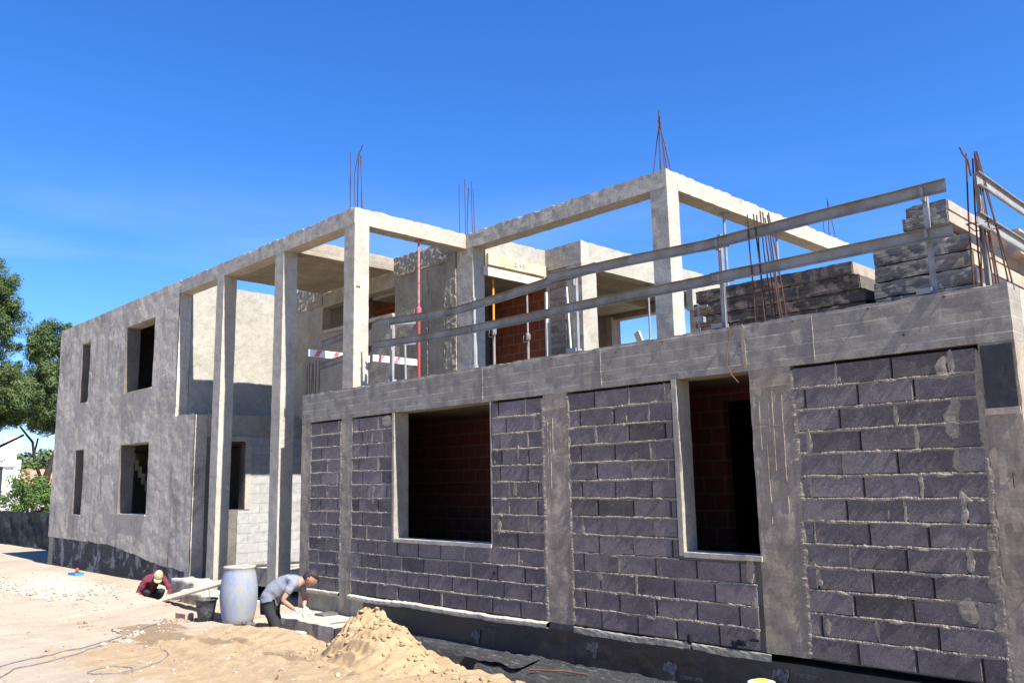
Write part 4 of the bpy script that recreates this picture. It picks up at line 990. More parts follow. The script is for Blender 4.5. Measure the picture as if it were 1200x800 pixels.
# ------------------------------------------------------------------ sand pile, gravel, rubble
def pile(name, cx, cy, rx, ry, h, mat, label, cat, seed, clods=0, res=110, lean=(0,0), rough_=1., rot=0.):
    m = MB(); n = res; o = 0
    for j in range(n+1):
        for i in range(n+1):
            u = (i/n*2-1)*1.25; v = (j/n*2-1)*1.25
            c, s = math.cos(rot), math.sin(rot); x = cx+(u*rx*c-v*ry*s); y = cy+(u*rx*s+v*ry*c)
            q = Vector((x*2.2+seed, y*2.2, seed)); rr = math.hypot(u-lean[0]*0, v)*(1+.28*noise.noise(q*.8))
            uu, vv = u-lean[0], v-lean[1]; r2 = math.hypot(uu, vv)
            prof = max(0, 1-r2**1.15)*.75 + .35*math.exp(-(r2/.35)**2)
            prof *= smooth((1.18-rr)/.4)
            z = h*prof
            if prof > .02:
                vd = noise.voronoi(Vector((x*4.5+seed, y*4.5, z*3)))[0]
                z += rough_*prof**.5*(.055*noise.noise(q*2.2)+.05*max(0,.5-vd[0]*1.6)*2+.018*noise.noise(q*7)+.01*noise.noise(q*15))*min(1,h*3)
            g = gh(x, y); 
            z0 = g if g > -.5 else g
            m.v.append((x, y, z0 + z - (.03 if prof <= .005 else .0)))
    for j in range(n):
        for i in range(n):
            a = j*(n+1)+i; m.f.append((a,a+1,a+n+2,a+n+1)); m.mi.append(0); m.tone.append(.5)
    rnd = random.Random(seed)
    for _ in range(clods):
        a = rnd.uniform(0, 2*math.pi); rr = rnd.random()**.6*1.15; x = cx+rx*rr*math.cos(a); y = cy+ry*rr*math.sin(a)
        # on the surface: nearest grid vertex
        i = int(((x-cx)/(rx*1.25)+1)/2*n); j = int(((y-cy)/(ry*1.25)+1)/2*n)
        if not (0 <= i <= n and 0 <= j <= n): continue
        z = m.v[j*(n+1)+i][2]; s = rnd.uniform(.012,.05)*(1.3-rr*.5)
        clod(m, (x,y,z+s*.2), s, rnd)
    ob = m.build(name, mat, None, smooth=True, origin=(cx,cy,gh(cx,cy))); tag(ob, label, cat); return ob
ico = None
def clod(m, c, s, rnd, mi=0):
    global ico
    if ico is None:
        b = bmesh.new(); bmesh.ops.create_icosphere(b, subdivisions=2, radius=1); ico = ([v.co.copy() for v in b.verts], [tuple(v.index for v in f.verts) for f in b.faces]); b.free()
    off = Vector((rnd.random()*50, 0, 0)); sc = Vector((rnd.uniform(.7,1.3), rnd.uniform(.7,1.3), rnd.uniform(.5,1.)))
    vs = []
    for v in ico[0]:
        r = 1+.5*noise.noise(v*1.3+off)+.5*(noise.cell(v*1.7+off)-.0)*.35+.2*noise.noise(v*3.5+off)
        vs.append((c[0]+v.x*sc.x*s*r, c[1]+v.y*sc.y*s*r, c[2]+v.z*sc.z*s*r))
    m.add(vs, ico[1], mi)
def sand_pile():
    m = MB(); n = 210; cx, cy = -8.0, -1.95
    def H(x, y):
        # ridge peaking at (-8.4,-1.85), steep on the trench side, long tail toward the camera
        u = (x+8.42); v = (y+1.86)
        a = R(-18); uu = u*math.cos(a)+v*math.sin(a); vv = -u*math.sin(a)+v*math.cos(a)
        ru = uu/(1.35 if uu > 0 else .78); rv = vv/(.42 if vv > 0 else .62)
        r = math.hypot(ru, rv)
        z = .36*(max(0, 1-r**1.35))**.9*(1-.25*smooth((u-.1)/1.2)) + .025*math.exp(-(r/.4)**2)
        q = Vector((x*3, y*3, 2.))
        f = smooth((1.25-r)/.9)
        left = smooth((-x-8.42)/.3)
        vd = noise.voronoi(Vector((x*5.5, y*5.5, 0)))[0]
        z += f*(.05*noise.noise(q) + .03*noise.noise(q*2.7) + .012*noise.noise(q*7)+.006*noise.noise(q*15))
        for sc_, am in ((3.1,.22),(6.5,.13),(14,.045)):
            w3 = Vector((x+.05*noise.noise(q*1.5), y+.05*noise.noise(q*1.5+Vector((4,4,4))), 0))*sc_
            dd, pp = noise.voronoi(w3)
            hh = (math.sin(pp[0].x*12.9898+pp[0].y*78.233)*43758.5453) % 1
            z += f*(.10+.90*left)*am*.85*(hh**1.5)*smooth((dd[1]-dd[0])/.10)*(1 if r < 1.05 else .4)
        return z, r
    for j in range(n+1):
        for i in range(n+1):
            x = cx-1.6+3.9*i/n; y = cy-1.05+1.75*j/n; z, r = H(x, y)
            g = gh(x, min(y, edge_y(x)-.2)) if y > edge_y(x)-.2 else gh(x, y)
            drop = smooth((y-edge_y(x)-.18)/.28)*1.1
            m.v.append((x, y + .02*noise.noise(Vector((x*6,y*6,3))), g + z - drop - (.05 if r > 1.3 else 0.)))
    for j in range(n):
        for i in range(n):
            a = j*(n+1)+i; m.f.append((a,a+1,a+n+2,a+n+1)); m.mi.append(0); m.tone.append(.5)
    rnd = random.Random(5)
    for _ in range(90):
        x = rnd.gauss(-8.9,.42); y = rnd.gauss(-2.02,.2); z, r = H(x, y)
        if y > edge_y(x)-.05: continue
        s = rnd.choice([.01,.014,.02,.028])*rnd.uniform(.8,1.2)
        clod(m, (x, y, gh(x,min(y, edge_y(x)-.2))+max(0,z)+s*.3), s, rnd)
    for _ in range(140):
        x = rnd.uniform(-9.3,-5.9); y = edge_y(x)+rnd.gauss(-.35,.22); 
        if y > edge_y(x)-.08: continue
        z, r = H(x, y); s = rnd.uniform(.008,.028)
        clod(m, (x, y, gh(x,y)+max(0,z)+s*.3), s, rnd)
    ob = m.build('sand_pile', M['pile'], None, smooth=True, origin=(cx,cy,-.2)); tag(ob, 'crumbly yellow sand heap at the edge of the trench below the facade', 'sand pile')
sand_pile()
pile('gravel_pile', -20.2, -1.75, 2.9, .9, .27, M['gravel'], 'long low heap of pale gravel in front of the rendered wing', 'gravel pile', 3, clods=0, res=100, rough_=.5)
pile('sand_pile', -22.6, -3.2, 1.6, .7, .2, M['pile'], 'small yellow sand heap left of the pale gravel heap', 'sand pile', 9, res=60, rough_=.6)
pile('lime_pile', -24.4, -2.6, 1.6, .7, .22, M['gravel'], 'small pale heap at the left edge in front of the gravel', 'rubble heap', 12, res=60, rough_=.6)
def rubble():
    m = MB(); rnd = random.Random(11)
    for _ in range(900):
        x = rnd.uniform(-20,-6); y = rnd.uniform(-5.5,-1.2)
        if x > -12.9 and y > edge_y(x)-.1: continue
        s = rnd.choice([.006,.008,.01,.014,.02,.03 if rnd.random() < .3 else .01])
        clod(m, (x,y,gh(x,y)+s*.25), s, rnd, 0 if rnd.random() < .75 else 1)
    for _ in range(700):
        x = rnd.gauss(-20.,1.7); y = rnd.gauss(-1.75,.5); s = rnd.uniform(.015,.035)
        if y > -.3: continue
        clod(m, (x,y,gh(x,y)+.22*max(0,1-math.hypot((x+20.2)/2.9,(y+1.75)/.9))+s*.3), s, rnd, 0)
    for _ in range(45):
        x = rnd.gauss(-13.55,.18); y = rnd.gauss(-1.85,.1); s = rnd.uniform(.012,.035)
        clod(m, (x,y,gh(x,y)+s*.3), s, rnd, 1)
    for (px, py) in ((-12.9,-2.75),(-13.3,-2.9),(-12.7,-2.95),(-14.3,-3.0),(-12.2,-3.2)):
        for _ in range(9):
            s = rnd.uniform(.015,.04); x = px+rnd.gauss(0,.1); y = py+rnd.gauss(0,.08); clod(m, (x,y,gh(x,y)+s*.3), s, rnd, rnd.choice([0,0,1]))
    o = m.build('rubble', [simple('pale_stone_crumbs', (.42,.34,.26), .95, bump=.4), M['claybits']]); tag(o, 'small stones, crumbs and broken tile strewn over the sand', 'rubble', kind='stuff')
rubble()

# ------------------------------------------------------------------ site things
def drum():
    x, y = -12.80, -1.33; z = gh(x,y)-.02
    root = empty('plastic_drum', (x,y,z), 'tall dusty plastic drum with worn blue paint, standing on the sand', 'drum')
    pr = [(.0,0),(.235,0),(.252,.02),(.262,.10),(.275,.22),(.287,.38),(.290,.48),(.286,.60),(.276,.74),(.264,.84),(.255,.89),(.262,.90),(.262,.915),(.25,.925)]
    MB().lathe([(r*(.86+.09*math.sin(math.pi*min(1,h/.93))), z+h*.88) for r, h in pr], x, y, 48, wob=.012).build('drum_body', M['drum'], root, smooth=True)
    MB().lathe([(.232,z+.80),(.236,z+.81),(.236,z+.825),(.228,z+.83),(.2,z+.822),(.0,z+.825)], x, y, 48).build('lid', M['lid'], root, smooth=True)
drum()
def bucket(x, y, label, mat, r0, r1, h, handle=True, name='bucket', sink=0.):
    z = gh(x,y)-sink if handle else sink
    root = empty(name, (x,y,z), label, 'bucket')
    MB().lathe([(0,z),(r0,z),(r0+(r1-r0)*.5,z+h*.5),(r1,z+h),(r1+.012,z+h),(r1+.012,z+h-.02),(r1+.002,z+h-.022)], x, y, 32).lathe([(r1-.004,z+h),(r1-.02,z+h*.75),(0,z+h*.72)], x, y, 32).build('bucket_body', mat, root, smooth=True)
    if handle:
        pts = [(x+(r1+.008)*math.cos(t)*.75, y+(r1+.01)*math.cos(t)*-.66, z+h-.02+.17*math.sin(t)) for t in np.linspace(0, math.pi, 14)]
        MB().tube(pts, .005, 6).build('handle', M['wire'], root)
    return root
bucket(-13.22, -1.64, 'black rubber bucket with a wire handle beside the tall drum', M['bucketblack'], .105, .16, .33)
def tub():
    x, y = -10.95, -1.5; z = -.5
    root = empty('white_tub', (x,y,z), 'white round tub half hidden by the sand in front of the worker', 'tub')
    MB().lathe([(0,z),(.16,z),(.19,z+.2),(.195,z+.21),(.185,z+.215),(.18,z+.2),(0,z+.17)], x, y, 32).build('tub_body', M['foam'], root, smooth=True)
tub()
def lidbucket():
    x, y, z = -4.74, -.28, -.485
    root = empty('paint_bucket', (x,y,z), 'white bucket with a yellow lid patch, just showing at the bottom edge', 'bucket')
    MB().lathe([(0,z),(.10,z),(.12,z+.24),(.126,z+.25)], x, y, 32).build('bucket_body', M['foam'], root, smooth=True)
    MB().lathe([(.128,z+.25),(.13,z+.27),(.12,z+.285),(.08,z+.295),(0,z+.30)], x, y, 32).build('lid', M['foam'], root, smooth=True)
    MB().lathe([(.07,z+.2985),(.06,z+.304),(0,z+.308)], x, y, 24).build('lid_label', M['yellowplastic'], root, smooth=True)
lidbucket()
a = Vector((-16.25,-1.1,gh(-16.25,-1.1)+.02)); b = Vector((-12.98,-1.30,.27)); d = b-a
Mx = Matrix.Translation((a+b)/2) @ d.to_track_quat('X','Z').to_matrix().to_4x4() @ Matrix.Rotation(R(28),4,'X')
m = MB().rough(-d.length/2, d.length/2, -.11, .11, -.016, .016, step=.12, amp=.003); m.v = [tuple(Mx @ Vector(v)) for v in m.v]
o = m.build('plank', M['plank'], None, origin=tuple(a)); tag(o, 'long pale plank sloping from the ground up to the tall drum', 'plank')
m = MB().rough(-13.86,-13.50,-1.83,-1.70,gh(-13.6,-1.75)-.01,gh(-13.6,-1.75)+.11,step=.05,amp=.006,chip=.012); o = m.build('brick', M['clay']); tag(o, 'pale dusty clay brick lying left of the black bucket', 'brick')
for i, (x0,x1,y0,y1,z1,lab) in enumerate([(-15.75,-14.85,-.95,-.55,-.13,'rounded pale concrete footing under the sloping plank'),(-17.45,-16.4,-.42,-.02,-.10,'rounded pale footing pad at the foot of the tall columns')]):
    m = MB().rough(x0,x1,y0,y1,-.5,z1,step=.05,amp=.035,freq=3,chip=.03,seed=i*9); part(m, 'footing_pad', M['dryslab'], smooth=True, label=lab)
# dark glove/cloth by the drum
m = MB(); rnd = random.Random(2)
for k in range(5): clod(m, (-12.38+.05*k,-1.44+.03*math.sin(k*2),gh(-12.75,-1.7)+.03), .045, rnd)
o = m.build('cloth_scrap', M['darkconc'], smooth=True); tag(o, 'crumpled dark scrap of cloth between the drum and the bending worker', 'cloth')
m = MB(); m.rough(-22.75,-22.25,-.65,-.45,gh(-22.4,-.5),gh(-22.4,-.5)+.06,step=.06,amp=.012); o = m.build('plastic_tray', M['bluecloth']); tag(o, 'small bright blue plastic thing against the foot of the rendered wing', 'plastic tray')
m = MB().lathe([(0,-.28),(.035,-.28),(.035,-.2),(.02,-.17),(0,-.17)], -22.45, -.55, 16); o = m.build('small_can', M['redcan'], smooth=True); tag(o, 'tiny red can on the bright blue plastic', 'can')
m = MB().tube([(-7.6,-.4,-.465),(-7.2,-.25,-.45),(-6.9,-.2,-.455)], .011, 6); o = m.build('steel_rod', M['rust_orange']); tag(o, 'short rusty orange rod lying on the tarred footing', 'rod')
for i, (x0, y0, x1, y1, lab) in enumerate([(-23.5,-4.3,-20.4,-3.6,'long weathered board lying on the sand at the left edge'),(-26.5,-3.0,-24.6,-1.7,'short board lying on the sand near the netting fence')]):
    a = Vector((x0,y0,gh(x0,y0)+.04)); b = Vector((x1,y1,gh(x1,y1)+.05)); d = b-a
    Mx = Matrix.Translation((a+b)/2) @ d.to_track_quat('X','Z').to_matrix().to_4x4()
    m = MB().rough(-d.length/2, d.length/2, -.1, .1, -.02, .02, step=.15, amp=.004, seed=i); m.v = [tuple(Mx @ Vector(v)) for v in m.v]
    o = m.build('scrap_board', M['boardwood'], None, origin=tuple(a)); tag(o, lab, 'board')
# cables
def cable(pts, r, label, name='cable', mat='cable'):
    P = []
    for (p, q) in zip(pts, pts[1:]):
        n = 8
        for i in range(n):
            t = i/n; x = p[0]+(q[0]-p[0])*t + .02*noise.noise(Vector((p[0]+t*3,p[1],2))); y = p[1]+(q[1]-p[1])*t + .02*noise.noise(Vector((p[0],p[1]+t*3,5)))
            P.append((x, y, gh(x,y)+r+.004))
    m = MB().tube(P, r, 6); o = m.build(name, M[mat], smooth=True); tag(o, label, 'cable')
cable([(-10.6,-5.4),(-11.6,-4.75),(-12.1,-4.0),(-12.75,-3.1),(-13.2,-2.6),(-13.75,-2.05),(-14.1,-1.85)], .007, 'grey cable running from the drum across the sand, upper of the two')
cable([(-10.3,-5.2),(-11.2,-4.7),(-11.6,-4.1),(-12.3,-3.45),(-12.75,-3.12)], .006, 'thinner grey cable joining the main one from the lower left')
L = [(-10.1+.32*math.cos(t)*(1+.1*math.sin(3*t)), -4.1+.2*math.sin(t)) for t in np.linspace(0, 5.9, 14)] + [(-10.0,-3.75),(-10.35,-3.4),(-10.8,-3.2),(-11.6,-3.0)]
cable(L, .0045, 'thin looped wire lying on the sand at the bottom left', 'wire_loop')
# trowel line on the footing step
m = MB().tube([(-11.5,-.73,-.5),(-11.42,-.6,-.325),(-11.35,-.45,-.31),(-11.2,-.35,-.3)], .008, 6); o = m.build('string_line', M['darkconc']); tag(o, 'thin dark cord lying over the edge of the dusty footing step', 'cord')

# ------------------------------------------------------------------ people
def skin_mesh(name, joints, bones, sub=2):
    """joints: {key:(pos, radius or (rx,ry))}; grows one surface over the skeleton"""
    keys = list(joints); me = bpy.data.meshes.new(name)
    me.from_pydata([tuple(joints[k][0]) for k in keys], [(keys.index(a), keys.index(b)) for a, b in bones], [])
    o = bpy.data.objects.new(name, me); COL.objects.link(o)
    md = o.modifiers.new('Skin', 'SKIN'); md.use_smooth_shade = True
    for i, k in enumerate(keys):
        r = joints[k][1]; sv = me.skin_vertices[0].data[i]; sv.radius = (r, r) if not isinstance(r, tuple) else r; sv.use_root = (i == 0)
    s = o.modifiers.new('Sub', 'SUBSURF'); s.levels = sub; s.render_levels = sub
    bpy.context.view_layer.update()
    out = bpy.data.meshes.new_from_object(o.evaluated_get(bpy.context.evaluated_depsgraph_get()))
    bpy.data.objects.remove(o)
    return out
def add_obj(name, meshes, mat, parent, wrinkle=0.):
    b = bmesh.new()
    for me in meshes: b.from_mesh(me)
    org = Vector(parent['_org'])
    for v in b.verts:
        if wrinkle:
            v.co += v.normal*wrinkle*(noise.noise(v.co*14)+.6*noise.noise(v.co*31))
        v.co -= org
    for f in b.faces: f.smooth = True; f.material_index = 0
    me = bpy.data.meshes.new(name); b.to_mesh(me); b.free(); me.materials.clear(); me.materials.append(mat)
    o = bpy.data.objects.new(name, me); COL.objects.link(o); o.parent = parent; o['_org'] = tuple(org); return o
def head_mesh(c, fwd, up, s=1.):
    """egg-shaped head with brow, eye sockets, nose, mouth, chin and ears"""
    fwd = fwd.normalized(); side = fwd.cross(up).normalized(); up = side.cross(fwd).normalized()
    b = bmesh.new(); bmesh.ops.create_uvsphere(b, u_segments=28, v_segments=20, radius=1)
    for v in b.verts:
        x, y, z = v.co      # x side, y forward, z up
        f = max(0, y)
        w = .076*(1-.22*max(0,-z)**1.2*(1+f)); X = x*w; Y = y*.097; Z = z*.118
        Y += .010*f*max(0, -z-.35)                                        # chin
        Y += .026*math.exp(-((x/.16)**2+((z+.08)/.2)**2))*(y > 0)          # nose
        Y -= .010*math.exp(-(((abs(x)-.36)/.17)**2+((z-.06)/.13)**2))*(y > 0)   # sockets
        Y += .006*math.exp(-(((x)/.5)**2+((z-.26)/.1)**2))*(y > 0)
        Y += .006*math.exp(-((x/.26)**2+((z+.47)/.07)**2))*(y > 0)
        v.co = Vector((X, Y, Z))*s
    for sx in (-1, 1):
        r = bmesh.ops.create_uvsphere(b, u_segments=10, v_segments=8, radius=1)['verts']
        for v in r: v.co = Vector((sx*(.077+v.co.x*.010), -.008+v.co.y*.018-.004, v.co.z*.031+.0))*s
    Mx = Matrix((side, fwd, up)).transposed().to_4x4(); Mx.translation = c
    bmesh.ops.transform(b, matrix=Mx, verts=b.verts)
    me = bpy.data.meshes.new('h'); b.to_mesh(me); b.free(); return me
def cap_like(c, fwd, up, s, mat, name, parent, visor=False, grow=1.09, cut=.05, back=.25, low=-.2):
    fwd = fwd.normalized(); side = fwd.cross(up).normalized(); up = side.cross(fwd).normalized()
    b = bmesh.new(); bmesh.ops.create_uvsphere(b, u_segments=28, v_segments=20, radius=1)
    dele = [v for v in b.verts if v.co.z < (cut + (low-cut)*smooth((-v.co.y+back)/.7))]
    bmesh.ops.delete(b, geom=dele, context='VERTS')
    for v in b.verts:
        n = 1+.035*noise.noise(v.co*9)*(not visor)
        v.co = Vector((v.co.x*.078*grow, v.co.y*.098*grow, v.co.z*.12*grow))*s*n
    if visor:
        P = []
        for i in range(13):
            a = math.pi*(.12+.76*i/12); P.append((math.cos(a)*.07, .06+math.sin(a)*.045, .012)); P.append((math.cos(a)*.082, .075+math.sin(a)*.10, -.006-.012*abs(math.cos(a))))
        vs = [b.verts.new(Vector(p)*s) for p in P]
        for i in range(12): b.faces.new((vs[2*i], vs[2*i+1], vs[2*i+3], vs[2*i+2]))
    Mx = Matrix((side, fwd, up)).transposed().to_4x4(); Mx.translation = c
    bmesh.ops.transform(b, matrix=Mx, verts=b.verts)
    me = bpy.data.meshes.new('c'); b.to_mesh(me); b.free()
    o = add_obj(name, [me], mat, parent)
    md = o.modifiers.new('thick', 'SOLIDIFY'); md.thickness = .006*s; md.offset = 1
    return o
def hand(wrist, dirv, palm_n, s=1., curl=.7):
    """palm and five separately rooted, bent fingers"""
    d = dirv.normalized(); n = (palm_n - d*palm_n.dot(d)).normalized(); w = d.cross(n).normalized()
    J = {'w': (wrist, (.026*s,.020*s)), 'p1': (wrist+d*.035*s, (.034*s,.018*s)), 'p2': (wrist+d*.085*s, (.038*s,.016*s))}
    ms = [skin_mesh('palm', J, [('w','p1'),('p1','p2')], 2)]
    for k, (o_, l) in enumerate(((-.030,.070),(-.010,.080),(.011,.075),(.031,.060))):
        base = wrist + d*.075*s + w*o_*s; p = [base]; dd = d.copy(); a = curl*(.55+.1*k)
        for i, f in enumerate((.45,.32,.25)):
            dd = (dd*math.cos(a)+n*math.sin(a)).normalized() if i else (d*math.cos(a*.5)+n*math.sin(a*.5)).normalized()
            p.append(p[-1]+dd*l*f*s*1.25)
        ms.append(skin_mesh('finger', {i: (q, .0095*s*(1-.1*i)) for i, q in enumerate(p)}, [(0,1),(1,2),(2,3)], 1))
    t0 = wrist + d*.03*s - w*.025*s; t1 = t0 + (d*.5-w*.7+n*.3).normalized()*.04*s; t2 = t1+(d*.8+n*.6).normalized()*.032*s
    ms.append(skin_mesh('thumb', {0: (t0,.012*s), 1: (t1,.011*s), 2: (t2,.009*s)}, [(0,1),(1,2)], 1))
    return ms
Z = Vector((0,0,1))

def bending_worker():
    P = Vector((-12.05,-1.22,.0)); f = Vector((.70,.714,0)); s = Vector((.714,-.70,0))
    def p(a, b, c): return P + f*a + s*b + Z*c
    root = empty('person', (P.x, P.y, gh(-11.9,-1.1)), 'bending worker in light grey T-shirt, black trousers and gloves, leaning over the pale step', 'person')
    hc = p(.575,0,.315); hf = (f*.82 - Z*.57 + s*.05); hu = (f*.57+Z*.82)
    # bare body: neck, head, arms; legs and torso as one skeleton
    J = {'pel': (p(0,0,.0), .12), 'bel': (p(.10,0,.15), .115), 'che': (p(.28,0,.245), .12), 'upc': (p(.38,0,.265), .085), 'nek': (p(.46,0,.275), .052), 'hed': (p(.55,0,.31), .06)}
    B = [('pel','bel'),('bel','che'),('che','upc'),('upc','nek'),('nek','hed')]
    arms = {1: [(.37,.17,.26),(.24,.235,.04),(.40,.16,-.10)], -1: [(.39,-.17,.25),(.45,-.21,.01),(.47,-.07,-.10)]}
    for k, (a, e, w_) in arms.items():
        J['sh%d'%k] = (p(*a), .052); J['el%d'%k] = (p(*e), .040); J['fa%d'%k] = ((p(*e)*.6+p(*w_)*.4), .037); J['wr%d'%k] = (p(*w_), .026)
        B += [('upc','sh%d'%k),('sh%d'%k,'el%d'%k),('el%d'%k,'fa%d'%k),('fa%d'%k,'wr%d'%k)]
    legs = {}
    for k in (1,-1):
        legs[k] = [p(.0,.09*k,-.03), p(.13+.03*k,.11*k,-.42), p(.03+.06*k,.12*k,-.82)]
        J['hi%d'%k] = (legs[k][0], .085); J['kn%d'%k] = (legs[k][1], .058); J['an%d'%k] = (legs[k][2], .04)
        B += [('pel','hi%d'%k),('hi%d'%k,'kn%d'%k),('kn%d'%k,'an%d'%k)]
    body = [skin_mesh('b', J, B), head_mesh(hc, hf, hu)]
    add_obj('body', body, M['skin'], root)
    # shirt
    J = {'hip': (p(-.02,0,-.10), (.165,.15)), 'pel': (p(-.01,0,.06), (.175,.155)), 'bel': (p(.09,0,.17), (.18,.155)), 'che': (p(.26,0,.26), (.185,.155)), 'upc': (p(.37,0,.275), (.14,.11)), 'col': (p(.435,0,.275), .066)}
    B = [('hip','pel'),('pel','bel'),('bel','che'),('che','upc'),('upc','col')]
    for k, (a, e, w_) in arms.items():
        m_ = p(*a)*.35+p(*e)*.65
        J['sh%d'%k] = (p(*a), .068); J['sl%d'%k] = (m_, .062); B += [('upc','sh%d'%k),('sh%d'%k,'sl%d'%k)]
    add_obj('t_shirt', [skin_mesh('s', J, B, 3)], M['teegrey'], root, .013)
    # trousers, boots
    J = {'pel': (p(.02,0,-.05), (.12,.11))}; B = []
    for k in (1,-1):
        J['hi%d'%k] = (legs[k][0]+Z*-.03, .098); J['kn%d'%k] = (legs[k][1], .076); J['an%d'%k] = (legs[k][2]+Z*.03, .062)
        B += [('pel','hi%d'%k),('hi%d'%k,'kn%d'%k),('kn%d'%k,'an%d'%k)]
    add_obj('trousers', [skin_mesh('t', J, B)], M['trouser'], root, .008)
    for k in (1,-1):
        a_ = legs[k][2]; add_obj('boot', [skin_mesh('bt', {0:(a_+Z*.0,.05),1:(a_-Z*.07+f*.02,.05),2:(a_-Z*.09+f*.13,.042),3:(a_-Z*.095+f*.2,.03)}, [(0,1),(1,2),(2,3)])], M['black'], root)
    for k, (a, e, w_) in arms.items():
        dv = p(*w_)-p(*e)
        add_obj('glove', hand(p(*w_)-dv.normalized()*.01, dv*.6+f*.15-Z*.02, Z*-1-f*.2, 1.12, .8), M['glove'], root)
    cap_like(hc, hf, hu, 1., M['hair'], 'hair', root, False, 1.07, .42, .35, -.35)
bending_worker()

def crouching_worker():
    P = Vector((-17.22,-.92,-.27)); f = Vector((.94,-.02,0)).normalized(); s = Vector((f.y*1., -f.x, 0)); s = Vector((-.02,-1,0))
    def p(a, b, c): return P + f*a + s*b + Z*c
    root = empty('person', (P.x, P.y, gh(P.x,P.y)), 'crouching worker in a maroon jumper and khaki cap, working behind the gravel heap', 'person')
    hc = p(.46,.0,.36); hf = (f*.72 - Z*.62 + s*.3); hu = (f*.6+Z*.78)
    J = {'pel': (p(0,0,0), .12), 'bel': (p(.08,0,.16), .115), 'che': (p(.22,0,.29), .12), 'upc': (p(.30,0,.35), .085), 'nek': (p(.37,0,.37), .052), 'hed': (p(.44,0,.37), .06)}
    B = [('pel','bel'),('bel','che'),('che','upc'),('upc','nek'),('nek','hed')]
    arms = {1: [(.27,.19,.29),(.20,.30,.03),(.44,.20,-.10)], -1: [(.30,-.19,.29),(.40,-.30,.05),(.52,-.16,-.08)]}
    for k, (a, e, w_) in arms.items():
        J['sh%d'%k] = (p(*a), .052); J['el%d'%k] = (p(*e), .040); J['wr%d'%k] = (p(*w_), .027)
        B += [('upc','sh%d'%k),('sh%d'%k,'el%d'%k),('el%d'%k,'wr%d'%k)]
    legs = {}
    for k in (1,-1):
        legs[k] = [p(.0,.09*k,-.02), p(.36,.16*k,.06), p(.10,.15*k,-.14)]
        J['hi%d'%k] = (legs[k][0], .08); J['kn%d'%k] = (legs[k][1], .055); J['an%d'%k] = (legs[k][2], .04)
        B += [('pel','hi%d'%k),('hi%d'%k,'kn%d'%k),('kn%d'%k,'an%d'%k)]
    add_obj('body', [skin_mesh('b', J, B), head_mesh(hc, hf, hu)], M['skin'], root)
    for k, (a, e, w_) in arms.items():
        dv = p(*w_)-p(*e); add_obj('hand', hand(p(*w_), dv, -Z, 1.05, .6), M['skin'], root)
    J = {'pel': (p(-.01,0,.02), (.16,.13)), 'bel': (p(.07,0,.17), (.16,.135)), 'che': (p(.21,0,.29), (.175,.145)), 'upc': (p(.29,0,.345), (.14,.11)), 'col': (p(.35,0,.365), .07)}
    B = [('pel','bel'),('bel','che'),('che','upc'),('upc','col')]
    for k, (a, e, w_) in arms.items():
        J['sh%d'%k] = (p(*a), .07); J['el%d'%k] = (p(*e), .058); J['cu%d'%k] = (p(*e)*.4+p(*w_)*.6, .045); B += [('upc','sh%d'%k),('sh%d'%k,'el%d'%k),('el%d'%k,'cu%d'%k)]
    add_obj('jumper', [skin_mesh('s', J, B, 3)], M['maroon'], root, .013)
    J = {'pel': (p(-.01,0,-.01), (.14,.12))}; B = []
    for k in (1,-1):
        J['hi%d'%k] = (legs[k][0], .095); J['kn%d'%k] = (legs[k][1], .075); J['an%d'%k] = (legs[k][2], .055)
        B += [('pel','hi%d'%k),('hi%d'%k,'kn%d'%k),('kn%d'%k,'an%d'%k)]
    add_obj('trousers', [skin_mesh('t', J, B)], M['trouser'], root, .006)
    for k in (1,-1):
        a_ = legs[k][2]; add_obj('boot', [skin_mesh('bt', {0:(a_,.045),1:(a_-Z*.04+f*.12,.04),2:(a_-Z*.045+f*.2,.03)}, [(0,1),(1,2)])], M['black'], root)
    cap_like(hc, hf, hu, 1., M['hair'], 'hair', root, False, 1.05, .3, .3, -.35)
    cap_like(hc+hu*.008, hf, hu, 1.03, M['cap'], 'cap', root, True, 1.13, .12, .3, .0)
    root.scale = (.9,.9,.9)
crouching_worker()

# ------------------------------------------------------------------ background left
def netting():
    root = empty('shade_net_fence', (-38,1.7,-.3), 'low fence of crumpled dark shade netting left of the rendered wing', 'fence')
    m = MB(); n = 150; k = 14; x0, x1 = -48., -26.9
    for i in range(n+1):
        x = x0+(x1-x0)*i/n
        for j in range(k+1):
            t = j/k; z = -.42+1.32*t + .05*noise.noise(Vector((x*.8,0,4)))*t
            y = 1.7 + .16*noise.noise(Vector((x*1.3+t*2.2, t*2.4, 1))) + .05*noise.noise(Vector((x*4, t*6, 1))) - .5*max(0,.12-t)
            m.v.append((x, y, z))
    for i in range(n):
        for j in range(k):
            a = i*(k+1)+j; m.f.append((a, a+k+1, a+k+2, a+1)); m.mi.append(0); m.tone.append(.5)
    m.build('netting', M['net'], root, smooth=True)
    for x in (-46,-43.4,-40.8,-38.2,-35.6,-33,-30.4):
        MB().tube([(x,1.88,-.4),(x,1.88,1.02)], .03, 8).build('post', M['boardwood'], root)
netting()
